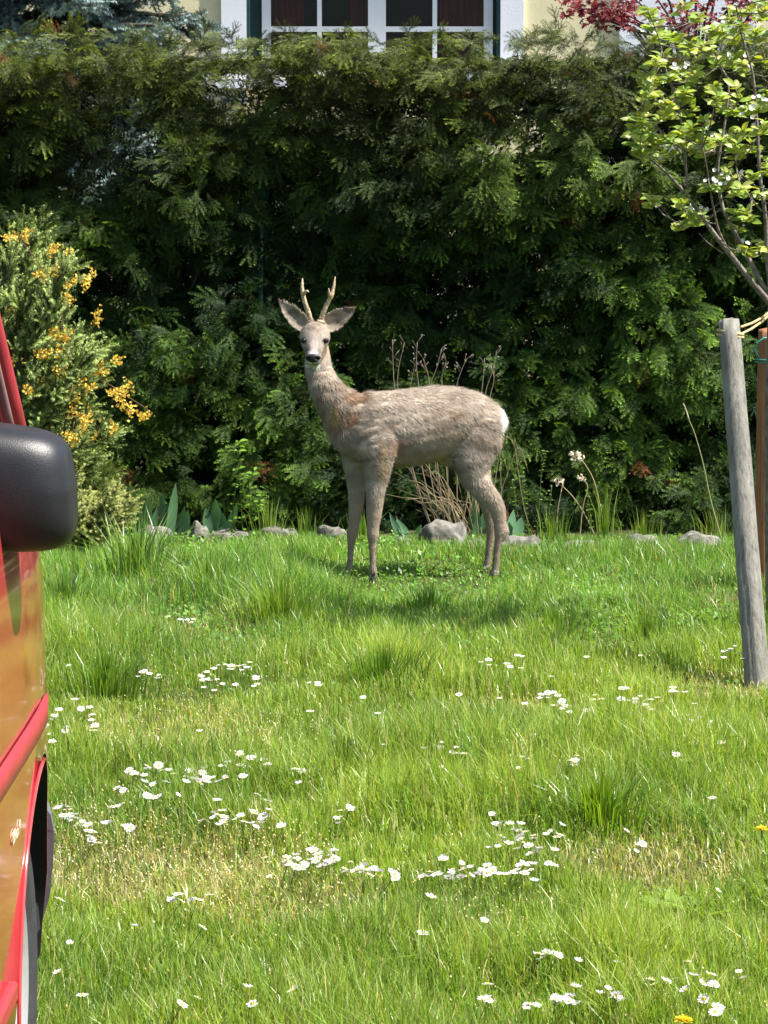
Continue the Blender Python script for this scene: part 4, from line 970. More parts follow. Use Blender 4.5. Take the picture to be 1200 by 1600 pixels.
stake('wooden_stake', gb-g_ax.normalized()*.15, gt, rG, 17*gt.y/F, M['greywood'], 'weathered grey round wooden stake leaning beside the sapling')
bb = on_z(1192, 934); stake('wooden_stake', bb-Vector((0, 0, .1)), at(1199, 517, bb.y), 15/(F/bb.y), 14.5/(F/bb.y), M['brownwood'], 'reddish brown round stake with a green plastic tie', False, .52)
TY = (gt.y+bb.y)/2-.1; TX = at(1206, 480, TY).x
def ring(c, ax, r, n=24):
    ax = Vector(ax).normalized(); s = ax.orthogonal().normalized(); q = ax.cross(s)
    return [Vector(c)+(s*math.cos(2*math.pi*k/n)+q*math.sin(2*math.pi*k/n))*r for k in range(n+1)]
def rope():
    base = thing('rope', tuple(at(1145, 525, gt.y)), 'tan rope looped from the grey stake to the sapling trunk', 'rope'); rr = 17.5*gt.y/F
    for dz in (0, .011):
        c = at(1141, 525, gt.y); tilt = Vector((.12+dz*6, .02, 1)); mb = MB(); mb.tube(ring(c+Vector((0, 0, dz)), tilt, rr+.004), .0055, 7); mb.build('loop', M['rope'], base)
    for (sx, sy, ex, ey, dy) in ((1158, 511, 1203, 487, -.02), (1158, 522, 1203, 491, .03)):
        p0 = at(sx, sy, gt.y-.02); p1 = at(ex, ey, TY); mb = MB(); mb.tube([p0, p0.lerp(p1, .35)+Vector((0, 0, -.006)), p0.lerp(p1, .7)+Vector((0, 0, -.006)), p1], .0042, 7); mb.build('strand', M['rope'], base)
    mb = MB(); mb.tube(ring(at(1206, 489, TY), (0, 0, 1), .02), .0042, 7); mb.build('loop', M['rope'], base)
rope()
def tie():
    base = thing('plant_tie', tuple(at(1199, 545, bb.y)), 'green plastic tie wound round the brown stake', 'plant tie'); r = 15.5/(F/bb.y)
    for py in (562, 566):
        mb = MB(); mb.tube(ring(at(1197, py, bb.y), (.05, 0, 1), r+.003), .0028, 6); mb.build('loop', M['tie'], base)
    mb = MB(); mb.tube([at(1186, 558, bb.y-.03), at(1177, 545, bb.y-.05), at(1184, 535, bb.y-.05), at(1194, 528, bb.y-.045), at(1204, 528, bb.y-.03), at(1212, 540, bb.y)], .003, 6); mb.build('loop', M['tie'], base)
tie()
# bare soil round the sapling
def soil_patch():
    c = on_z(1175, 945); mb = MB(); vs = [(c.x, c.y, .035)]; n = 40
    for rr, z in ((.10, .034), (.2, .025), (.30, .0), (.36, -.02)):
        for k in range(n):
            a = 2*math.pi*k/n; q = rr*(1+.25*mnoise.noise(Vector((math.cos(a)*2, math.sin(a)*2, 3)))); vs.append((c.x+q*math.cos(a)*1.2, c.y+q*math.sin(a), z+.02*mnoise.noise(Vector((math.cos(a)*9, math.sin(a)*9, rr*30)))))
    fs = [(0, 1+k, 1+(k+1) % n) for k in range(n)]
    for i in range(3):
        for k in range(n): fs.append((1+i*n+k, 1+(i+1)*n+k, 1+(i+1)*n+(k+1) % n, 1+i*n+(k+1) % n))
    mb.add(vs, fs); M['mulch'] = plain('brown_soil', (.11, .065, .045), .95, .1, var=.5, scale=60, bump=1, bscale=120)
    o = mb.build('soil', M['mulch']); o['kind'] = 'structure'
soil_patch()

def sapling():
    base = thing('sapling', (TX, TY, 0), 'young flowering fruit tree with fresh light green leaves tied to stakes', 'tree')
    mb = MB(); tr = [(TX+.02, TY, -.02), (TX+.005, TY, .4), (TX, TY, .8), at(1207, 470, TY)]; mb.tube(tr, [.024, .02, .018, .016], 10, jit=.05); mb.build('trunk', M['sapbark'], base)
    limbs = []
    def limb(pts, r0, r1, dy=0.0):
        P = [at(a, c, TY+dy*i/(len(pts)-1)) for i, (a, c) in enumerate(pts)]; fine = []
        for i in range(len(P)-1):
            for q in range(5): fine.append(P[i].lerp(P[i+1], q/5))
        fine.append(P[-1])
        for _ in range(2): fine = [fine[0]]+[(fine[i-1]+fine[i]*2+fine[i+1])/4 for i in range(1, len(fine)-1)]+[fine[-1]]
        m = MB(); m.tube(fine, [.82*(r0+(r1-r0)*i/len(fine)) for i in range(len(fine))], 7, jit=.06); m.build('branch', M['sapbark'], base); limbs.extend(fine[len(fine)//4:]); return fine
    limb([(1207, 478), (1170, 435), (1140, 396), (1116, 366), (1089, 327), (1062, 291), (1032, 261), (1005, 240)], .014, .003, -.15)
    limb([(1200, 462), (1170, 405), (1149, 366), (1128, 324), (1121, 280), (1122, 249), (1134, 186), (1140, 126), (1122, 104)], .011, .003, .1)
    limb([(1141, 398), (1122, 360), (1113, 318), (1108, 280), (1098, 230)], .006, .002, -.2)
    limb([(1206, 470), (1198, 400), (1197, 345), (1187, 276), (1183, 200), (1178, 120), (1160, 60), (1150, 10)], .011, .003, -.1)
    limb([(1130, 396), (1104, 378), (1092, 364)], .003, .0015, -.05); limb([(1062, 350), (1047, 342), (1032, 321)], .003, .0015, -.1)
    limb([(1075, 308), (1068, 210), (1059, 162), (1040, 110), (1030, 60), (1012, 15)], .006, .002, -.1)
    limb([(1064, 240), (1030, 200), (1000, 180)], .0035, .0015, -.15); limb([(1060, 165), (1030, 140), (1012, 138)], .003, .0015, .1)
    limb([(1134, 186), (1160, 150), (1172, 120)], .004, .0015, -.1); limb([(1140, 126), (1110, 80), (1092, 30)], .004, .0015, .1)
    limb([(1190, 330), (1165, 300), (1150, 260)], .004, .0015, -.2); limb([(1120, 350), (1090, 345), (1068, 325)], .003, .0015, -.2)
    # the half of the crown outside the picture
    limb([(1208, 470), (1245, 400), (1290, 320), (1330, 250), (1360, 190)], .013, .003, .1); limb([(1208, 465), (1225, 380), (1260, 280), (1270, 160), (1280, 40)], .011, .003, .2); limb([(1207, 470), (1212, 330), (1225, 200), (1230, 60), (1225, -60)], .012, .003, .25)
    centres = [(1010, 20), (1018, 45), (1025, 60), (1035, 90), (1090, 25), (1110, 45), (1060, 110), (1030, 125), (1085, 115), (1010, 135), (1120, 90), (1150, 60), (1180, 50), (1190, 90), (1160, 110), (985, 185), (995, 200), (1005, 165), (1020, 150), (990, 225), (1000, 235), (1045, 180), (1060, 200), (1080, 170), (1100, 190), (1130, 165), (1150, 140), (1170, 170), (1190, 200), (1050, 230), (1070, 225), (1100, 235), (1130, 215), (1150, 240), (1180, 235), (1017, 310), (1065, 320), (1080, 335), (1065, 350), (1090, 345), (1110, 290), (1130, 280), (1150, 300), (1170, 340), (1150, 330), (1190, 300), (1196, 380), (1075, 75), (1140, 30), (1170, 15), (1195, 140), (1040, 160), (1015, 205), (1030, 240), (1085, 215), (1115, 135), (1100, 70), (1050, 60), (1130, 60), (1185, 165), (1160, 205), (1200, 260), (1176, 275), (1168, 390), (1000, 210), (1195, 20), (1140, 95), (1070, 140)]
    centres = centres+[(x+random.uniform(-20, 20), y+random.uniform(-18, 18)) for x, y in centres]
    extra = [(random.uniform(1205, 1370), random.uniform(-80, 400)) for _ in range(20)]
    leaves = []; blossoms = []; wood = MB()
    for i, (cx, cy) in enumerate(centres+extra):
        c = at(cx, cy, TY+random.uniform(-.28, .25)); near = min(limbs, key=lambda p: (p-c).length); wood_pts = [near, near.lerp(c, .5)+Vector((0, 0, -.015)), c]
        m = MB(); m.tube(wood_pts, [.0025, .002, .0013], 5); m.build('twig', M['sapbark'], base)
        out = (c-near).normalized()*.5+Vector((0, 0, .7))
        for j in range(random.randint(11, 15)):
            a = j*2.4+i; d = out*random.uniform(.2, .8)+Vector((math.cos(a), math.sin(a), random.uniform(-.3, .3)))
            leaves.append((c-out*random.uniform(-.01, .035), d, random.uniform(.75, 1.2), cx < 1203))
        if i % 13 == 1 or (cx, cy) in ((1060, 110), (1050, 230), (1110, 290), (1130, 280), (1190, 200)): blossoms.append(c+Vector((random.uniform(-.02, .02), -.035, .01)))
    def leaf_mesh(k):
        m = MB(); g = (.85, 1.0, 1.2)[k % 3]; col = ((.29*g, .37*g, .06), (.24*g, .35*g, .06), (.34*g, .38*g, .08))[k // 3]
        oval(m, (0, 0, 0), (1, 0, 0), (0, 0, 1), .040, .020, col, .14, .22); return m.mesh('leaf', M['leaf'])
    LM = [leaf_mesh(k) for k in range(9)]
    leaves.sort(key=lambda l: not l[3]); rest_v, rest_t, rest_c = [], [], []; off = 0
    for i, (p, d, s, vis) in enumerate(leaves):
        z = Vector((random.uniform(-.8, .8), random.uniform(-1.5, .1), .8)); d = d.normalized(); z = (z-d*z.dot(d)).normalized(); y = z.cross(d)
        R = Matrix((d, y, z)).transposed().to_4x4(); R.translation = p
        me = LM[random.randrange(9)]
        if i < 300:
            o = bpy.data.objects.new('leaf', me); C.objects.link(o); o.parent = base; o.matrix_local = Matrix.Translation(-Vector(base.location)) @ R @ Matrix.Scale(s, 4)
        else:
            Rm = R @ Matrix.Scale(s, 4)
            vs = [tuple(Rm @ v.co) for v in me.vertices]; rest_v += vs; cd = me.color_attributes['Col'].data[0].color
            rest_c += [tuple(cd)[:3]]*len(vs)
            for f in me.polygons:
                q = list(f.vertices); rest_t += [(q[0]+off, q[1]+off, q[2]+off), (q[0]+off, q[2]+off, q[3]+off)]
            off += len(vs)
    big('foliage', np.array(rest_v), np.array(rest_t), np.array(rest_c), M['leaf'], base)
    for c in blossoms:
        m = MB()
        for _ in range(7):
            fc = c+Vector((random.gauss(0, .018), random.gauss(0, .012), random.gauss(0, .013))); n = Vector((random.uniform(-.6, .6), -1, random.uniform(0, .9))).normalized(); s = n.orthogonal().normalized()
            for k in range(5):
                d = Matrix.Rotation(2*math.pi*k/5, 3, n) @ s; oval(m, fc, d+n*.25, n, .0085, .008, (.78, .78, .74), .08, -.1)
        m.build('blossom', M['petal'], base)['kind'] = 'stuff'
sapling()

# ================================================================== CONIFERS, YELLOW SHRUB
def brush_template(seed, L=.115, nl=.014, step=.0042, per=4, nw=.0036, subs=3):
    r = random.Random(seed); V, T, K = [], [], []
    def one(o, d, ln):
        s = d.orthogonal().normalized(); q = d.cross(s); n = int(ln/step)
        for i in range(n):
            u = i/n; p = o+d*ln*u
            for j in range(per):
                a = r.uniform(0, 6.28); rad = s*math.cos(a)+q*math.sin(a); nd = (rad+d*r.uniform(.35, .8)).normalized(); sd_ = nd.cross(d).normalized()*nw/2
                k = len(V); V.extend([p-sd_, p+sd_, p+nd*nl*(1-.35*u)*r.uniform(.8, 1.15)]); T.append((k, k+1, k+2)); v = .2+.8*u*r.uniform(.7, 1); K.extend([v, v, v])
        k = len(V); V.extend([o-s*.002, o+s*.002, o+d*ln]); T.append((k, k+1, k+2)); K.extend([-.2]*3)
    one(Vector((0, 0, 0)), Vector((1, 0, 0)), L)
    for j in range(subs):
        a = (.65+r.uniform(-.15, .15))*(1 if j % 2 else -1); one(Vector((L*(.25+.2*j/max(1, subs-1)), 0, 0)), Vector((math.cos(a), math.sin(a)*.8, r.uniform(-.2, .4))).normalized(), L*.55)
    return np.array([tuple(v) for v in V]), np.array(T), np.array(K)
BR = [brush_template(s) for s in range(5)]
def conifer(name, label, pts, dirs, ups, scale, dk, lt, stems, foot, tmpl=BR, group=None, gmix=None):
    base = thing(name, foot, label, 'shrub' if 'shrub' in label or 'conifer' in label else 'tree', group)
    for s in stems:
        mb = MB(); mb.tube(s, [.016-.012*i/len(s) for i in range(len(s))] if len(s) > 2 else .008, 6); mb.build('branch', M['bark'], base)
    n = len(pts); P = np.array(pts); R = frames(np.array(dirs), np.array(ups)); sc = np.array(scale)
    v0 = rng.uniform(.7, 1.3, n)
    def col(ids, tm):
        f = np.clip(tm, 0, 1)[None, :, None]; c = np.array(dk)*(1-f)+np.array(lt)*f
        c = c*v0[ids][:, None, None]; return np.where((tm < 0)[None, :, None], np.array([.10, .07, .04]), c)
    V, T, Cc = stamp(tmpl, rng.integers(0, len(tmpl), n), P, R, sc, col, None)
    big('foliage', V, T, Cc, M['conifer'], base); return base
def bluish_shrub():
    # branches fan up and out from a foot behind the vehicle
    Y = 11.95; foot = at(-30, 850, Y); foot.z = 0
    tips = [(20, 385), (55, 362), (60, 410), (95, 430), (60, 440), (10, 420), (-30, 400), (85, 480), (70, 520), (100, 545), (140, 560), (125, 540), (45, 500), (20, 460), (100, 600), (140, 610), (120, 650), (80, 620), (60, 580), (150, 690), (105, 700), (60, 650), (20, 560), (-40, 420), (-70, 420), (-90, 500), (-110, 450), (-80, 620), (30, 620), (95, 660), (130, 720), (160, 745)]
    stems, P, D, U, S = [], [], [], [], []
    for tx, ty in tips:
        dy = random.uniform(-.28, .22); t = at(tx, ty, Y+dy); mid = foot.lerp(t, .5)+Vector((-.05, 0, .10)); stems.append([foot+Vector((random.uniform(-.05, .05), random.uniform(-.05, .05), 0)), foot.lerp(mid, .6), mid, mid.lerp(t, .6)+Vector((0, 0, .02)), t])
        ax = (t-mid).normalized()
        for j in range(34):
            u = random.random()**.7; p = mid.lerp(t, .15+.85*u)+Vector((random.gauss(0, .03), random.gauss(0, .045), random.gauss(0, .03))); d = ax*random.uniform(.5, 1.2)+Vector((random.gauss(.12, .5), random.gauss(-.15, .5), random.gauss(.15, .35)))
            P.append(tuple(p)); D.append(tuple(d)); U.append((random.gauss(0, .3), -.7, .7)); S.append(random.uniform(.75, 1.25))
        P.append(tuple(t-ax*.03)); D.append(tuple(ax+Vector((.1, 0, .25)))); U.append((0, -1, .3)); S.append(1.3)
    conifer('bluish_conifer', 'bluish green conifer shrub with dense upswept twigs behind the red vehicle', P, D, U, S, (.065, .115, .03), (.34, .43, .115), stems, tuple(foot))
    # lower, yellower spreading juniper-like shrub
    Y = 11.6; foot = at(60, 905, Y); foot.z = 0; stems, P, D, U, S = [], [], [], [], []
    for i in range(34):
        tx = random.uniform(20, 195) if i else 192; ty = 745+((tx-70)/125)**2*45+random.uniform(-10, 120); t = at(tx, min(ty, 880), Y+random.uniform(-.25, .2)); mid = foot.lerp(t, .5)+Vector((0, 0, .06)); stems.append([foot, mid, t]); ax = (t-mid).normalized()
        for j in range(22):
            u = random.random()**.7; p = mid.lerp(t, .1+.9*u)+Vector((random.gauss(0, .03), random.gauss(0, .04), random.gauss(0, .03))); d = ax+Vector((random.gauss(0, .5), random.gauss(-.2, .5), random.gauss(.25, .35)))
            P.append(tuple(p)); D.append(tuple(d)); U.append((random.gauss(0, .3), -.7, .7)); S.append(random.uniform(.6, 1.0))
    conifer('spreading_conifer', 'low yellowish green spreading conifer shrub below the yellow flowers', P, D, U, S, (.08, .12, .03), (.36, .38, .10), stems, tuple(foot))
bluish_shrub()
def yellow_shrub():
    Y = 11.85; foot = at(60, 860, Y); foot.z = 0
    base = thing('yellow_flowering_shrub', tuple(foot), 'arching shrub with golden yellow flower clusters beside the conifer', 'shrub')
    def cluster_mesh(seed):
        r = random.Random(seed); mb = MB()
        for _ in range(20):
            p = Vector((r.gauss(0, .011), r.gauss(0, .011), r.gauss(0, .012)))
            for k in range(3):
                d = Vector((r.uniform(-1, 1), r.uniform(-1, .3), r.uniform(-.8, .8))); g = r.uniform(.75, 1.15); c = (.85*g, .64*g, .12) if r.random() < .85 else (.6*g, .32*g, .03)
                oval(mb, p, d, (r.uniform(-1, 1), -1, r.uniform(-.3, 1)), .0085, .0075, c, .1, -.2)
        return mb.mesh('flower_cluster', M['petal'])
    CM = [cluster_mesh(k) for k in range(5)]
    br = [[(60, 860), (80, 640), (100, 500), (70, 420), (20, 362)], [(60, 860), (110, 640), (95, 470), (90, 400)], [(60, 860), (105, 600), (70, 450), (100, 436), (148, 428)], [(62, 860), (120, 650), (110, 520), (95, 505)], [(64, 860), (130, 680), (140, 590), (170, 600), (200, 620), (238, 645)], [(64, 860), (125, 720), (125, 660), (150, 640), (165, 665)], [(60, 860), (95, 650), (80, 560), (60, 540)], [(62, 860), (120, 700), (115, 590), (80, 590)], [(66, 860), (120, 640), (135, 545), (150, 490)], [(62, 860), (95, 690), (70, 610), (40, 600)]]
    where = [(10, 372), (25, 368), (40, 365), (80, 392), (88, 390), (108, 394), (66, 423), (62, 428), (88, 423), (105, 442), (118, 440), (135, 432), (148, 428), (130, 445), (100, 465), (110, 470), (95, 475), (150, 500), (152, 490), (25, 478), (85, 520), (100, 525), (105, 528), (75, 525), (62, 552), (70, 556), (85, 560), (100, 556), (108, 558), (92, 545), (50, 585), (62, 580), (78, 585), (90, 580), (100, 575), (155, 575), (160, 585), (150, 570), (172, 612), (180, 615), (192, 612), (185, 620), (192, 635), (205, 640), (200, 603), (220, 648), (232, 646), (120, 622), (115, 640), (125, 650), (130, 660), (140, 655), (128, 668), (155, 676), (150, 685), (175, 670), (110, 690), (118, 685), (125, 600), (70, 600), (40, 610), (48, 612), (142, 605), (112, 610), (105, 680), (180, 560), (20, 560)]
    for b in br:
        P = [at(a, c, Y+random.uniform(-.04, .04)) for a, c in b]; P[0] = foot.copy(); fine = []
        for i in range(len(P)-1):
            for q in range(5): fine.append(P[i].lerp(P[i+1], q/5))
        fine.append(P[-1])
        for _ in range(3): fine = [fine[0]]+[(fine[i-1]+fine[i]*2+fine[i+1])/4 for i in range(1, len(fine)-1)]+[fine[-1]]
        mb = MB(); mb.tube(fine, [.005-.0035*i/len(fine) for i in range(len(fine))], 6, (.12, .075, .045)); mb.build('branch', M['dry'], base)
    for i, (x, y) in enumerate(where):
        p = at(x+random.uniform(-3, 3), y+random.uniform(-3, 3), Y-random.uniform(.05, .28)); o = bpy.data.objects.new('flower_cluster', CM[i % 5]); o['kind'] = 'stuff'; C.objects.link(o); o.parent = base; o.location = p-foot
        o.rotation_euler = (random.uniform(-.6, .6), random.uniform(-3, 3), random.uniform(-.6, .6)); s = random.uniform(.7, 1.35); o.scale = (s, s, s)
yellow_shrub()
# blue spruce behind the hedge
def spruce():
    Y = 15.2; b = at(70, 300, Y); foot = Vector((b.x, Y, 0)); T2 = [brush_template(s+20, .20, .026, .008, 4, .008, 4) for s in range(4)]
    stems = [[foot, foot+Vector((0, 0, 2)), foot+Vector((0, 0, 5.6))]]; P, D, U, S = [], [], [], []
    for i in range(130):
        z = 1.3+3.6*i/130; L = 1.05*(1-z/6.6)+.1; a = i*2.4; e = foot+Vector((math.cos(a)*L, math.sin(a)*L, z-.10*L)); s0 = foot+Vector((0, 0, z+.05)); stems.append([s0, s0.lerp(e, .5)+Vector((0, 0, -.05)), e])
        for j in range(44):
            u = .15+.85*random.random(); p = s0.lerp(e, u)+Vector((0, 0, -.03)); ax = (e-s0).normalized(); d = ax+Vector((random.gauss(0, .6), random.gauss(0, .6), random.gauss(-.15, .25))); P.append(tuple(p)); D.append(tuple(d)); U.append((0, -.5, 1)); S.append(random.uniform(.8, 1.3))
    conifer('blue_spruce', 'silvery blue spruce tree standing behind the hedge', P, D, U, S, (.05, .085, .08), (.22, .30, .29), stems, tuple(foot), T2)
spruce()
def maple():
    Y = 15.5; b = at(1085, 100, Y); foot = Vector((b.x, Y, 0)); base = thing('red_maple', tuple(foot), 'dark red leaved maple tree behind the hedge and sapling', 'tree')
    mb = MB(); mb.tube([foot, foot+Vector((.05, 0, 1.2)), foot+Vector((0, 0, 2.0))], [.05, .04, .03], 8); mb.build('trunk', M['bark'], base)
    V, T, K = [], [], []
    tips = [(890, 10, 1), (905, 14, 1), (925, 22, 1), (945, 30, 1), (965, 34, 1), (985, 30, 1), (935, 10, 1), (960, 12, 1), (985, 8, 1), (1060, 15, 1), (1045, 40, 1), (1070, 45, 1), (1060, 55, 1), (1150, 10, 1), (1165, 18, 1), (1140, 25, 1), (1100, 5, 1), (1090, 30, 1), (1175, 5, 1), (1120, -40, 1), (1000, -40, 1), (960, -30, 1), (1060, -50, 1), (1180, -40, 1), (1220, 0, 1), (1240, 40, 1), (1090, -90, 1), (1150, -100, 1), (1260, -40, 1), (1010, -70, 1), (975, 20, 1)]
    for (tx, ty, _) in tips:
        t = at(tx, ty, Y+random.uniform(-.3, .2)); s0 = foot+Vector((0, 0, 1.9)); mb = MB(); mb.tube([s0, s0.lerp(t, .5)+Vector((0, 0, .15)), t], [.012, .007, .002], 5); mb.build('branch', M['bark'], base)
        for _ in range(30):
            c = t+Vector((random.gauss(0, .055), random.gauss(0, .07), random.gauss(0, .028))); n = Vector((random.gauss(0, .4), -.6+random.gauss(0, .3), .8)).normalized(); s = n.orthogonal().normalized(); q = n.cross(s); a0 = random.uniform(0, 6.28); col = np.array([.16, .018, .022])*random.uniform(.6, 1.5)
            for k in range(5):
                a = a0+(k-2)*.62; d = s*math.cos(a)+q*math.sin(a); e = s*math.cos(a+1.57)+q*math.sin(a+1.57); L = .034*(1-.13*abs(k-2)); i = len(V)
                V += [c, c+d*L*.45+e*.006, c+d*L-n*.006, c+d*L*.45-e*.006]; T += [(i, i+1, i+2), (i, i+2, i+3)]; K += [col]*4
    big('foliage', np.array([tuple(v) for v in V]), np.array(T), np.array(K), M['redleaf'], base)
maple()

# ================================================================== THE RED VEHICLE
def car_paint():
    m, t, b, out = nodes('faded_red_paint'); tc = t.nodes.new('ShaderNodeTexCoord'); n = t.nodes.new('ShaderNodeTexNoise'); n.inputs['Scale'].default_value = 6; n.inputs['Detail'].default_value = 6
    mp = t.nodes.new('ShaderNodeMapping'); mp.inputs['Scale'].default_value = (1, 4, .7); t.links.new(tc.outputs['Object'], mp.inputs[0]); t.links.new(mp.outputs[0], n.inputs['Vector'])
    r = t.nodes.new('ShaderNodeValToRGB'); r.color_ramp.elements[0].position = .3; r.color_ramp.elements[0].color = (.36, .025, .03, 1); r.color_ramp.elements[1].position = .75; r.color_ramp.elements[1].color = (.46, .05, .05, 1)
    t.links.new(n.outputs['Fac'], r.inputs[0]); t.links.new(r.outputs[0], b.inputs['Base Color'])
    rr = t.nodes.new('ShaderNodeMapRange'); rr.inputs['To Min'].default_value = .07; rr.inputs['To Max'].default_value = .20; t.links.new(n.outputs['Fac'], rr.inputs[0]); t.links.new(rr.outputs[0], b.inputs['Roughness'])
    b.inputs['Coat Weight'].default_value = .7; b.inputs['Coat Roughness'].default_value = .05; return m
M['paint'] = car_paint()
M['redtrim'] = plain('red_moulding', (.30, .028, .036), .4, .4, var=.1)
M['blackplastic'] = plain('black_plastic', (.010, .0105, .012), .42, .45, var=.2, scale=40, bump=.12, bscale=600)
M['greyplastic'] = plain('grey_bumper_plastic', (.10, .11, .125), .5, .4, var=.1, scale=30, bump=.1, bscale=500)
M['rubber'] = plain('tyre_rubber', (.03, .03, .032), .8, .3, var=.2, bump=.2)
M['liner'] = plain('wheel_liner', (.012, .011, .011), .8, .2)
M['alu'] = plain('silver_wheel', (.55, .55, .56), .35, .5, .6, var=.08)
M['rubberseal'] = plain('rubber_seal', (.16, .09, .09), .6, .3)
M['scratch'] = plain('pale_script', (.50, .36, .24), .6, .3)
def vehicle():
    CX = -1.357; base = thing('red_vehicle', (CX, 2.6, 0), 'red van with black side mirror parked at the edge of the lawn', 'van')
    # lower body lofted along its length, solid, with the wheel arches cut out
    st = [(.66, .74, 1.02), (.72, .81, 1.07), (.95, .85, 1.10), (2.4, .852, 1.12), (3.6, .852, 1.12), (4.0, .852, 1.12), (4.2, .850, 1.115), (4.33, .842, 1.09), (4.45, .830, 1.05), (4.58, .812, 1.00), (4.72, .775, .95), (4.84, .70, .89), (4.90, .60, .83)]
    prof = [(.20, .955), (.26, .985), (.40, 1.0), (.58, 1.0), (.72, 1.0), (.86, .997), (.97, .985), (1.0, .955), (1.015, .80), (1.02, .4), (1.02, 0)]   # z as share of the top from .72 up
    mb = MB(); rows = []
    for (Y, wd, zt) in st:
        row = []
        for z, f in prof:
            zz = z if z < .6 else .6+(z-.6)/.42*(zt-.6)
            row.append((CX+wd*f, Y, zz))
        row = row+[(2*CX-x, y, z) for (x, y, z) in row[-2::-1]]; rows.append(row)
    n = len(rows[0]); vs = [p for r in rows for p in r]; fs = []
    for i in range(len(rows)-1):
        for k in range(n): fs.append((i*n+k, i*n+(k+1) % n, (i+1)*n+(k+1) % n, (i+1)*n+k))
    fs += [tuple(range(n)), tuple((len(rows)-1)*n+k for k in range(n-1, -1, -1))]
    mb.add(vs, fs); body = mb.build('body', [M['paint'], M['liner']], base)
    bmx = bmesh.new(); bmx.from_mesh(body.data); bmesh.ops.recalc_face_normals(bmx, faces=bmx.faces); bmx.to_mesh(body.data); bmx.free()
    WY, WZ, WR = 4.235, .30, .352; cuts = []
    for (wy, sg) in ((WY, 1), (WY, -1), (1.55, 1), (1.55, -1)):
        c = MB(); x0, x1 = (CX+sg*.60, CX+sg*.95); c.tube([(min(x0, x1), wy, WZ), (max(x0, x1), wy, WZ)], WR, 64); co = c.build('cut', M['liner']); cuts.append(co)
        bo = body.modifiers.new('arch', 'BOOLEAN'); bo.operation = 'DIFFERENCE'; bo.object = co; bo.solver = 'EXACT'; bo.material_mode = 'TRANSFER'
    bv = body.modifiers.new('bevel', 'BEVEL'); bv.width = .008; bv.segments = 2; bv.limit_method = 'ANGLE'; bv.angle_limit = math.radians(50)
    me = evaluated(body); body.modifiers.clear(); body.data = me
    for c in cuts: bpy.data.objects.remove(c)
    me.polygons.foreach_set('use_smooth', [True]*len(me.polygons)); me.set_sharp_from_angle(angle=math.radians(32))
    # rounded lip of the arch
    for sg in (1, -1):
        mb = MB(); mb.tube([(CX+sg*(.853-.03*max(0, (math.cos(a)*WR+WY-4.25)/.3)), WY+math.cos(a)*(WR+.004), WZ+math.sin(a)*(WR+.004)) for a in np.linspace(math.pi*.52, math.pi+.1, 24)], .0030, 8); mb.build('arch_lip', M['paint'], base)
    # bumper, grey above, wrapping round the front corner
    mb = MB(); rows = []
    outl = [(-.816, 4.60), (-.812, 4.64), (-.805, 4.68), (-.794, 4.73), (-.777, 4.79), (-.755, 4.85), (-.725, 4.90), (-.69, 4.945), (-.6, 4.975), (-.4, 5.0), (0, 5.01)]; outl = outl+[(-x, y) for x, y in outl[-2::-1]]
    sect = [(.245, -.075), (.265, -.05), (.30, -.022), (.35, -.004), (.41, .004), (.455, .006), (.485, 0), (.505, -.014), (.52, -.05)]
    for x, y in outl:
        k = math.hypot(x, y-4.0); dx, dy = x/k, (y-4.0)/k; rows.append([(CX+x+dx*o_, y+dy*o_, z) for z, o_ in sect]+[(CX+x*.86, y-.1*(1-abs(x)/.846), .52), (CX+x*.86, y-.1*(1-abs(x)/.846), .245)])
    n = len(rows[0]); vs = [p for r in rows for p in r]; fs = []
    for i in range(len(rows)-1):
        for k in range(n): fs.append((i*n+k, (i+1)*n+k, (i+1)*n+(k+1) % n, i*n+(k+1) % n))
    fs += [tuple(range(n)), tuple((len(rows)-1)*n+k for k in range(n-1, -1, -1))]; mb.add(vs, fs); bu = mb.build('bumper', M['greyplastic'], base)
    bu.data.set_sharp_from_angle(angle=math.radians(40))
    for sg in (1, -1):
        mb = MB(); mb.add([(CX+sg*.60, 4.575, .2), (CX+sg*.745, 4.575, .255), (CX+sg*.792, 4.575, .36), (CX+sg*.803, 4.575, .46), (CX+sg*.78, 4.575, .505), (CX+sg*.60, 4.575, .62), (CX+sg*.60, 4.598, .2), (CX+sg*.745, 4.598, .255), (CX+sg*.792, 4.598, .36), (CX+sg*.803, 4.598, .46), (CX+sg*.78, 4.598, .505), (CX+sg*.60, 4.598, .62)], [(0, 1, 2, 3, 4, 5), (11, 10, 9, 8, 7, 6)]+[(k, 6+k, 6+(k+1) % 6, (k+1) % 6) for k in range(6)]); mb.build('splash_guard', M['liner'], base, False)
    # side mouldings
    for sg in (1, -1):
        xo = CX+sg*.854
        mb = MB(); path = [(CX+sg*(np.interp(y, [s[0] for s in st], [s[1] for s in st])+.002), y, .722) for y in np.linspace(.95, 4.36, 30)]
        vs = []; fs = []
        for i, p in enumerate(path):
            e = .3 if i in (0, len(path)-1) else 1
            for dz, dx in ((-.020, 0), (-.015, .007), (.015, .007), (.020, 0)): vs.append((p[0]+sg*dx*e, p[1], p[2]+dz*e))
        for i in range(len(path)-1):
            for k in range(3): fs.append((4*i+k, 4*i+4+k, 4*i+5+k, 4*i+1+k))
        mb.add(vs, fs); mb.build('side_moulding', M['redtrim'], base)
        mb = MB(); mb.box(min(xo-sg*.004, xo+sg*.012), max(xo-sg*.004, xo+sg*.012), 1.95, 3.78, .412, .440); o = mb.build('sill_moulding', M['redtrim'], base, False)
        b_ = o.modifiers.new('b', 'BEVEL'); b_.width = .005; b_.segments = 2
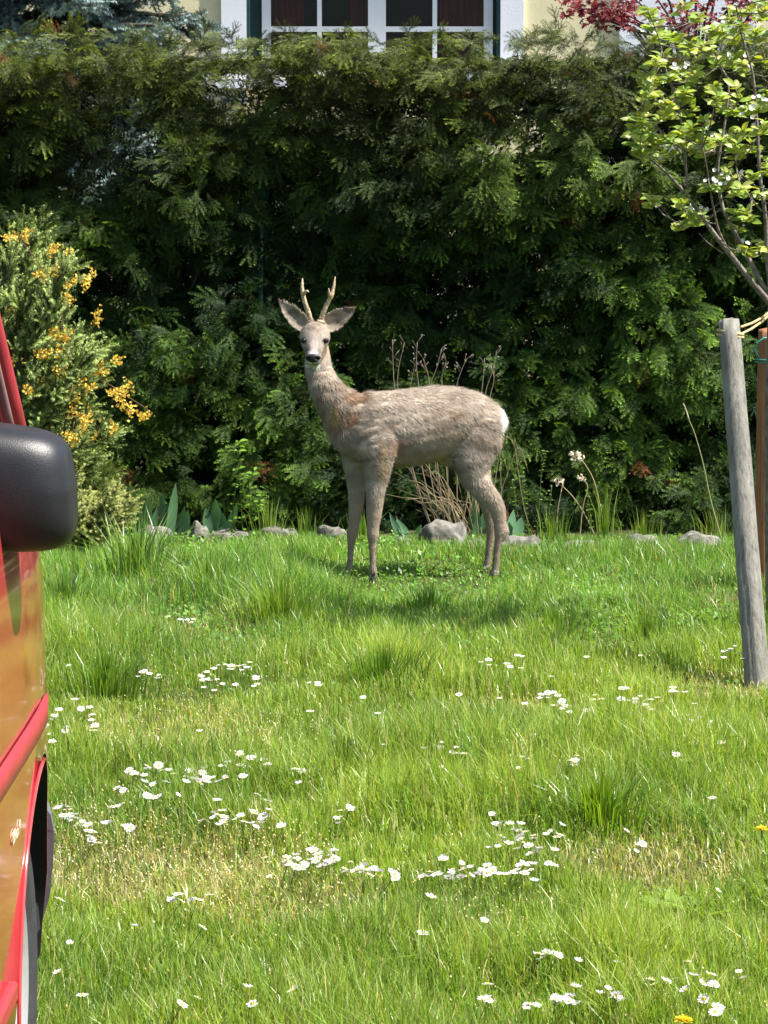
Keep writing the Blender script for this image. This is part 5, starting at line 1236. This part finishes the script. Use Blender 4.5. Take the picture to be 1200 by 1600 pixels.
    # wheels
    for (wy, sg) in ((WY, 1), (WY, -1), (1.55, 1), (1.55, -1)):
        hub = (CX+sg*.725, wy, .285); wh = bpy.data.objects.new('wheel', None); C.objects.link(wh); wh.parent = base; wh.location = Vector(hub)-Vector(base.location)
        def lathe(profile, n=48):
            vs = []; fs = []
            for (r, x) in profile:
                for k in range(n): a = 2*math.pi*k/n; vs.append((x*sg, r*math.cos(a), r*math.sin(a)))
            for i in range(len(profile)-1):
                for k in range(n): fs.append((i*n+k, i*n+(k+1) % n, (i+1)*n+(k+1) % n, (i+1)*n+k))
            return vs, fs
        mb = MB(); mb.add(*lathe([(.19, -.08), (.24, -.092), (.285, -.085), (.298, -.07), (.302, 0), (.298, .055), (.285, .072), (.255, .080), (.215, .076), (.195, .066)])); mb.build('tyre', M['rubber'], wh, True, (0, 0, 0))
        mb = MB(); mb.add(*lathe([(.195, .060), (.197, .072), (.188, .074), (.178, .055), (.12, .045), (.06, .062), (.045, .066), (0.001, .066)])); rim = mb.build('rim', M['alu'], wh, True, (0, 0, 0))
        for k in range(8):
            a = 2*math.pi*k/8; mb = MB(); c = (sg*.052, .15*math.cos(a), .15*math.sin(a)); mb.tube([(c[0]-sg*.012, c[1], c[2]), (c[0]+sg*.001, c[1], c[2])], .017, 12); mb.build('rim_hole', M['liner'], wh, True, (0, 0, 0))
    # cabin: roof, pillars, side glass
    gl = {}
    for sg in (1, -1):
        def S(y, z): return (CX+sg*np.interp(z, [1.10, 1.40, 1.80], [.826, .785, .70]), y, z)
        for nm, pts, r in (('pillar', [S(4.235, 1.09), S(4.165, 1.20), S(4.07, 1.36), S(3.95, 1.54), S(3.80, 1.74)], .017), ('pillar', [S(2.9, 1.10), S(2.9, 1.42), S(2.88, 1.76)], .03), ('pillar', [S(.85, 1.08), S(.86, 1.40), S(.92, 1.76)], .035)):
            mb = MB(); mb.tube(pts, r, 10); mb.build(nm, M['redtrim'], base)
        mb = MB(); mb.tube([S(4.16, 1.125), S(4.125, 1.18), S(4.035, 1.34), S(3.92, 1.52), S(3.78, 1.71)], .0075, 8); mb.build('window_seal', M['rubberseal'], base)
        for ys in (((2.93, 1.115), (4.145, 1.115), (3.77, 1.72), (2.91, 1.74)), ((.9, 1.115), (2.87, 1.115), (2.86, 1.74), (.94, 1.74))):
            mb = MB(); q = [Vector(S(*p))-Vector((sg*.014, 0, 0)) for p in ys]; mb.add(q+[p-Vector((sg*.005, 0, 0)) for p in q], [(0, 1, 2, 3), (7, 6, 5, 4), (0, 4, 5, 1), (1, 5, 6, 2), (2, 6, 7, 3), (3, 7, 4, 0)]); mb.build('side_window', M['carglass'], base, False)
    mb = MB(); rows = []
    for (y, z, hw) in ((.80, 1.70, .70), (.95, 1.79, .72), (1.5, 1.84, .735), (2.8, 1.85, .735), (3.6, 1.80, .735), (3.82, 1.755, .72)):
        rows.append([(CX+hw*1.01, y, z-.04), (CX+hw*.97, y, z), (CX+hw*.6, y, z+.03), (CX, y, z+.04), (CX-hw*.6, y, z+.03), (CX-hw*.97, y, z), (CX-hw*1.01, y, z-.04), (CX, y, z-.03)])
    n = 8; vs = [p for r in rows for p in r]; fs = []
    for i in range(len(rows)-1):
        for k in range(n): fs.append((i*n+k, i*n+(k+1) % n, (i+1)*n+(k+1) % n, (i+1)*n+k))
    fs += [tuple(range(n)), tuple((len(rows)-1)*n+k for k in range(n-1, -1, -1))]; mb.add(vs, fs); mb.build('roof', M['paint'], base)
    mb = MB(); mb.add([(CX-.80, 4.28, 1.10), (CX+.80, 4.28, 1.10), (CX+.71, 3.83, 1.74), (CX-.71, 3.83, 1.74), (CX, 4.42, 1.10), (CX, 3.92, 1.77)], [(0, 4, 5, 3), (4, 1, 2, 5)]); ws = mb.build('windscreen', M['carglass'], base); sm = ws.modifiers.new('s', 'SOLIDIFY'); sm.thickness = .005
    mb = MB(); mb.add([(CX-.78, .75, 1.08), (CX+.78, .75, 1.08), (CX+.70, .83, 1.70), (CX-.70, .83, 1.70)], [(0, 3, 2, 1)]); ws = mb.build('rear_window', M['carglass'], base); sm = ws.modifiers.new('s', 'SOLIDIFY'); sm.thickness = .005
    mb = MB(); mb.box(CX-.70, CX+.70, .95, 3.9, 1.125, 1.128); mb.box(CX-.6, CX-.15, 3.0, 3.25, 1.13, 1.5); mb.box(CX+.15, CX+.6, 3.0, 3.25, 1.13, 1.5); mb.build('interior', M['dark'], base, False).__setitem__('kind', 'stuff')
    # mirror, folded back against the door: rounded housing on a short arm
    def mirror(sg):
        my, mz = 3.93, (at(0, 660, 3.93).z+at(0, 860, 3.93).z)/2; hz = (at(0, 660, 3.93).z-at(0, 860, 3.93).z)/2
        xr = -at(118, 760, 3.93).x; hx = .105; xc = (-xr-hx)
        b = bmesh.new(); bmesh.ops.create_icosphere(b, subdivisions=5, radius=1)
        for v in b.verts:
            x, y, z = v.co; s = lambda q, p: math.copysign(abs(q)**p, q)
            # superellipsoid, corners rounded, fuller on the outer side
            k = (abs(x)**5+abs(y)**2.6+abs(z)**5)**(-1/4.2) if True else 1
            x2, y2, z2 = x*k, y*k, z*k
            x2, z2 = max(-1, min(1, x2)), max(-1, min(1, z2))
            z3 = z2*(1-.10*max(0, -x2)) - .05*max(0, x2)*z2; xo = x2*hx-.012*max(0, z2)*(x2 > 0)
            v.co = Vector((sg*xo, y2*.085, z3*hz-.012*x2*max(0, z2)))
        m_ = bpy.data.meshes.new('mirror_housing'); b.to_mesh(m_); b.free(); m_.materials.append(M['blackplastic']); m_.polygons.foreach_set('use_smooth', [True]*len(m_.polygons))
        p = Vector((xc if sg > 0 else 2*CX-xc, my, mz)); o = link('side_mirror', m_, base, tuple(p-Vector(base.location)))
        mb = MB(); mb.tube([p+Vector((0, .05, -.03)), p+Vector((-sg*.10, .11, -.05))], [.03, .035], 10); mb.build('mirror_arm', M['blackplastic'], base)
    mirror(1); mirror(-1)
    # pale handwritten-looking script on the wing
    cu = bpy.data.curves.new('script', 'FONT'); cu.body = 'Bol'; cu.size = .05; cu.shear = .35; cu.extrude = .0006; to = bpy.data.objects.new('script', cu); C.objects.link(to)
    tm = evaluated(to); bpy.data.objects.remove(to); tm.materials.clear(); tm.materials.append(M['scratch'])
    y0 = .505*F/592; o = link('script_mark', tm, base, tuple(Vector((CX+.8535, 3.83, at(8, 1318, 3.85).z))-Vector(base.location))); o.rotation_euler = (math.pi/2, 0, math.pi/2); o.scale = (1.25, .5, 1)
vehicle()
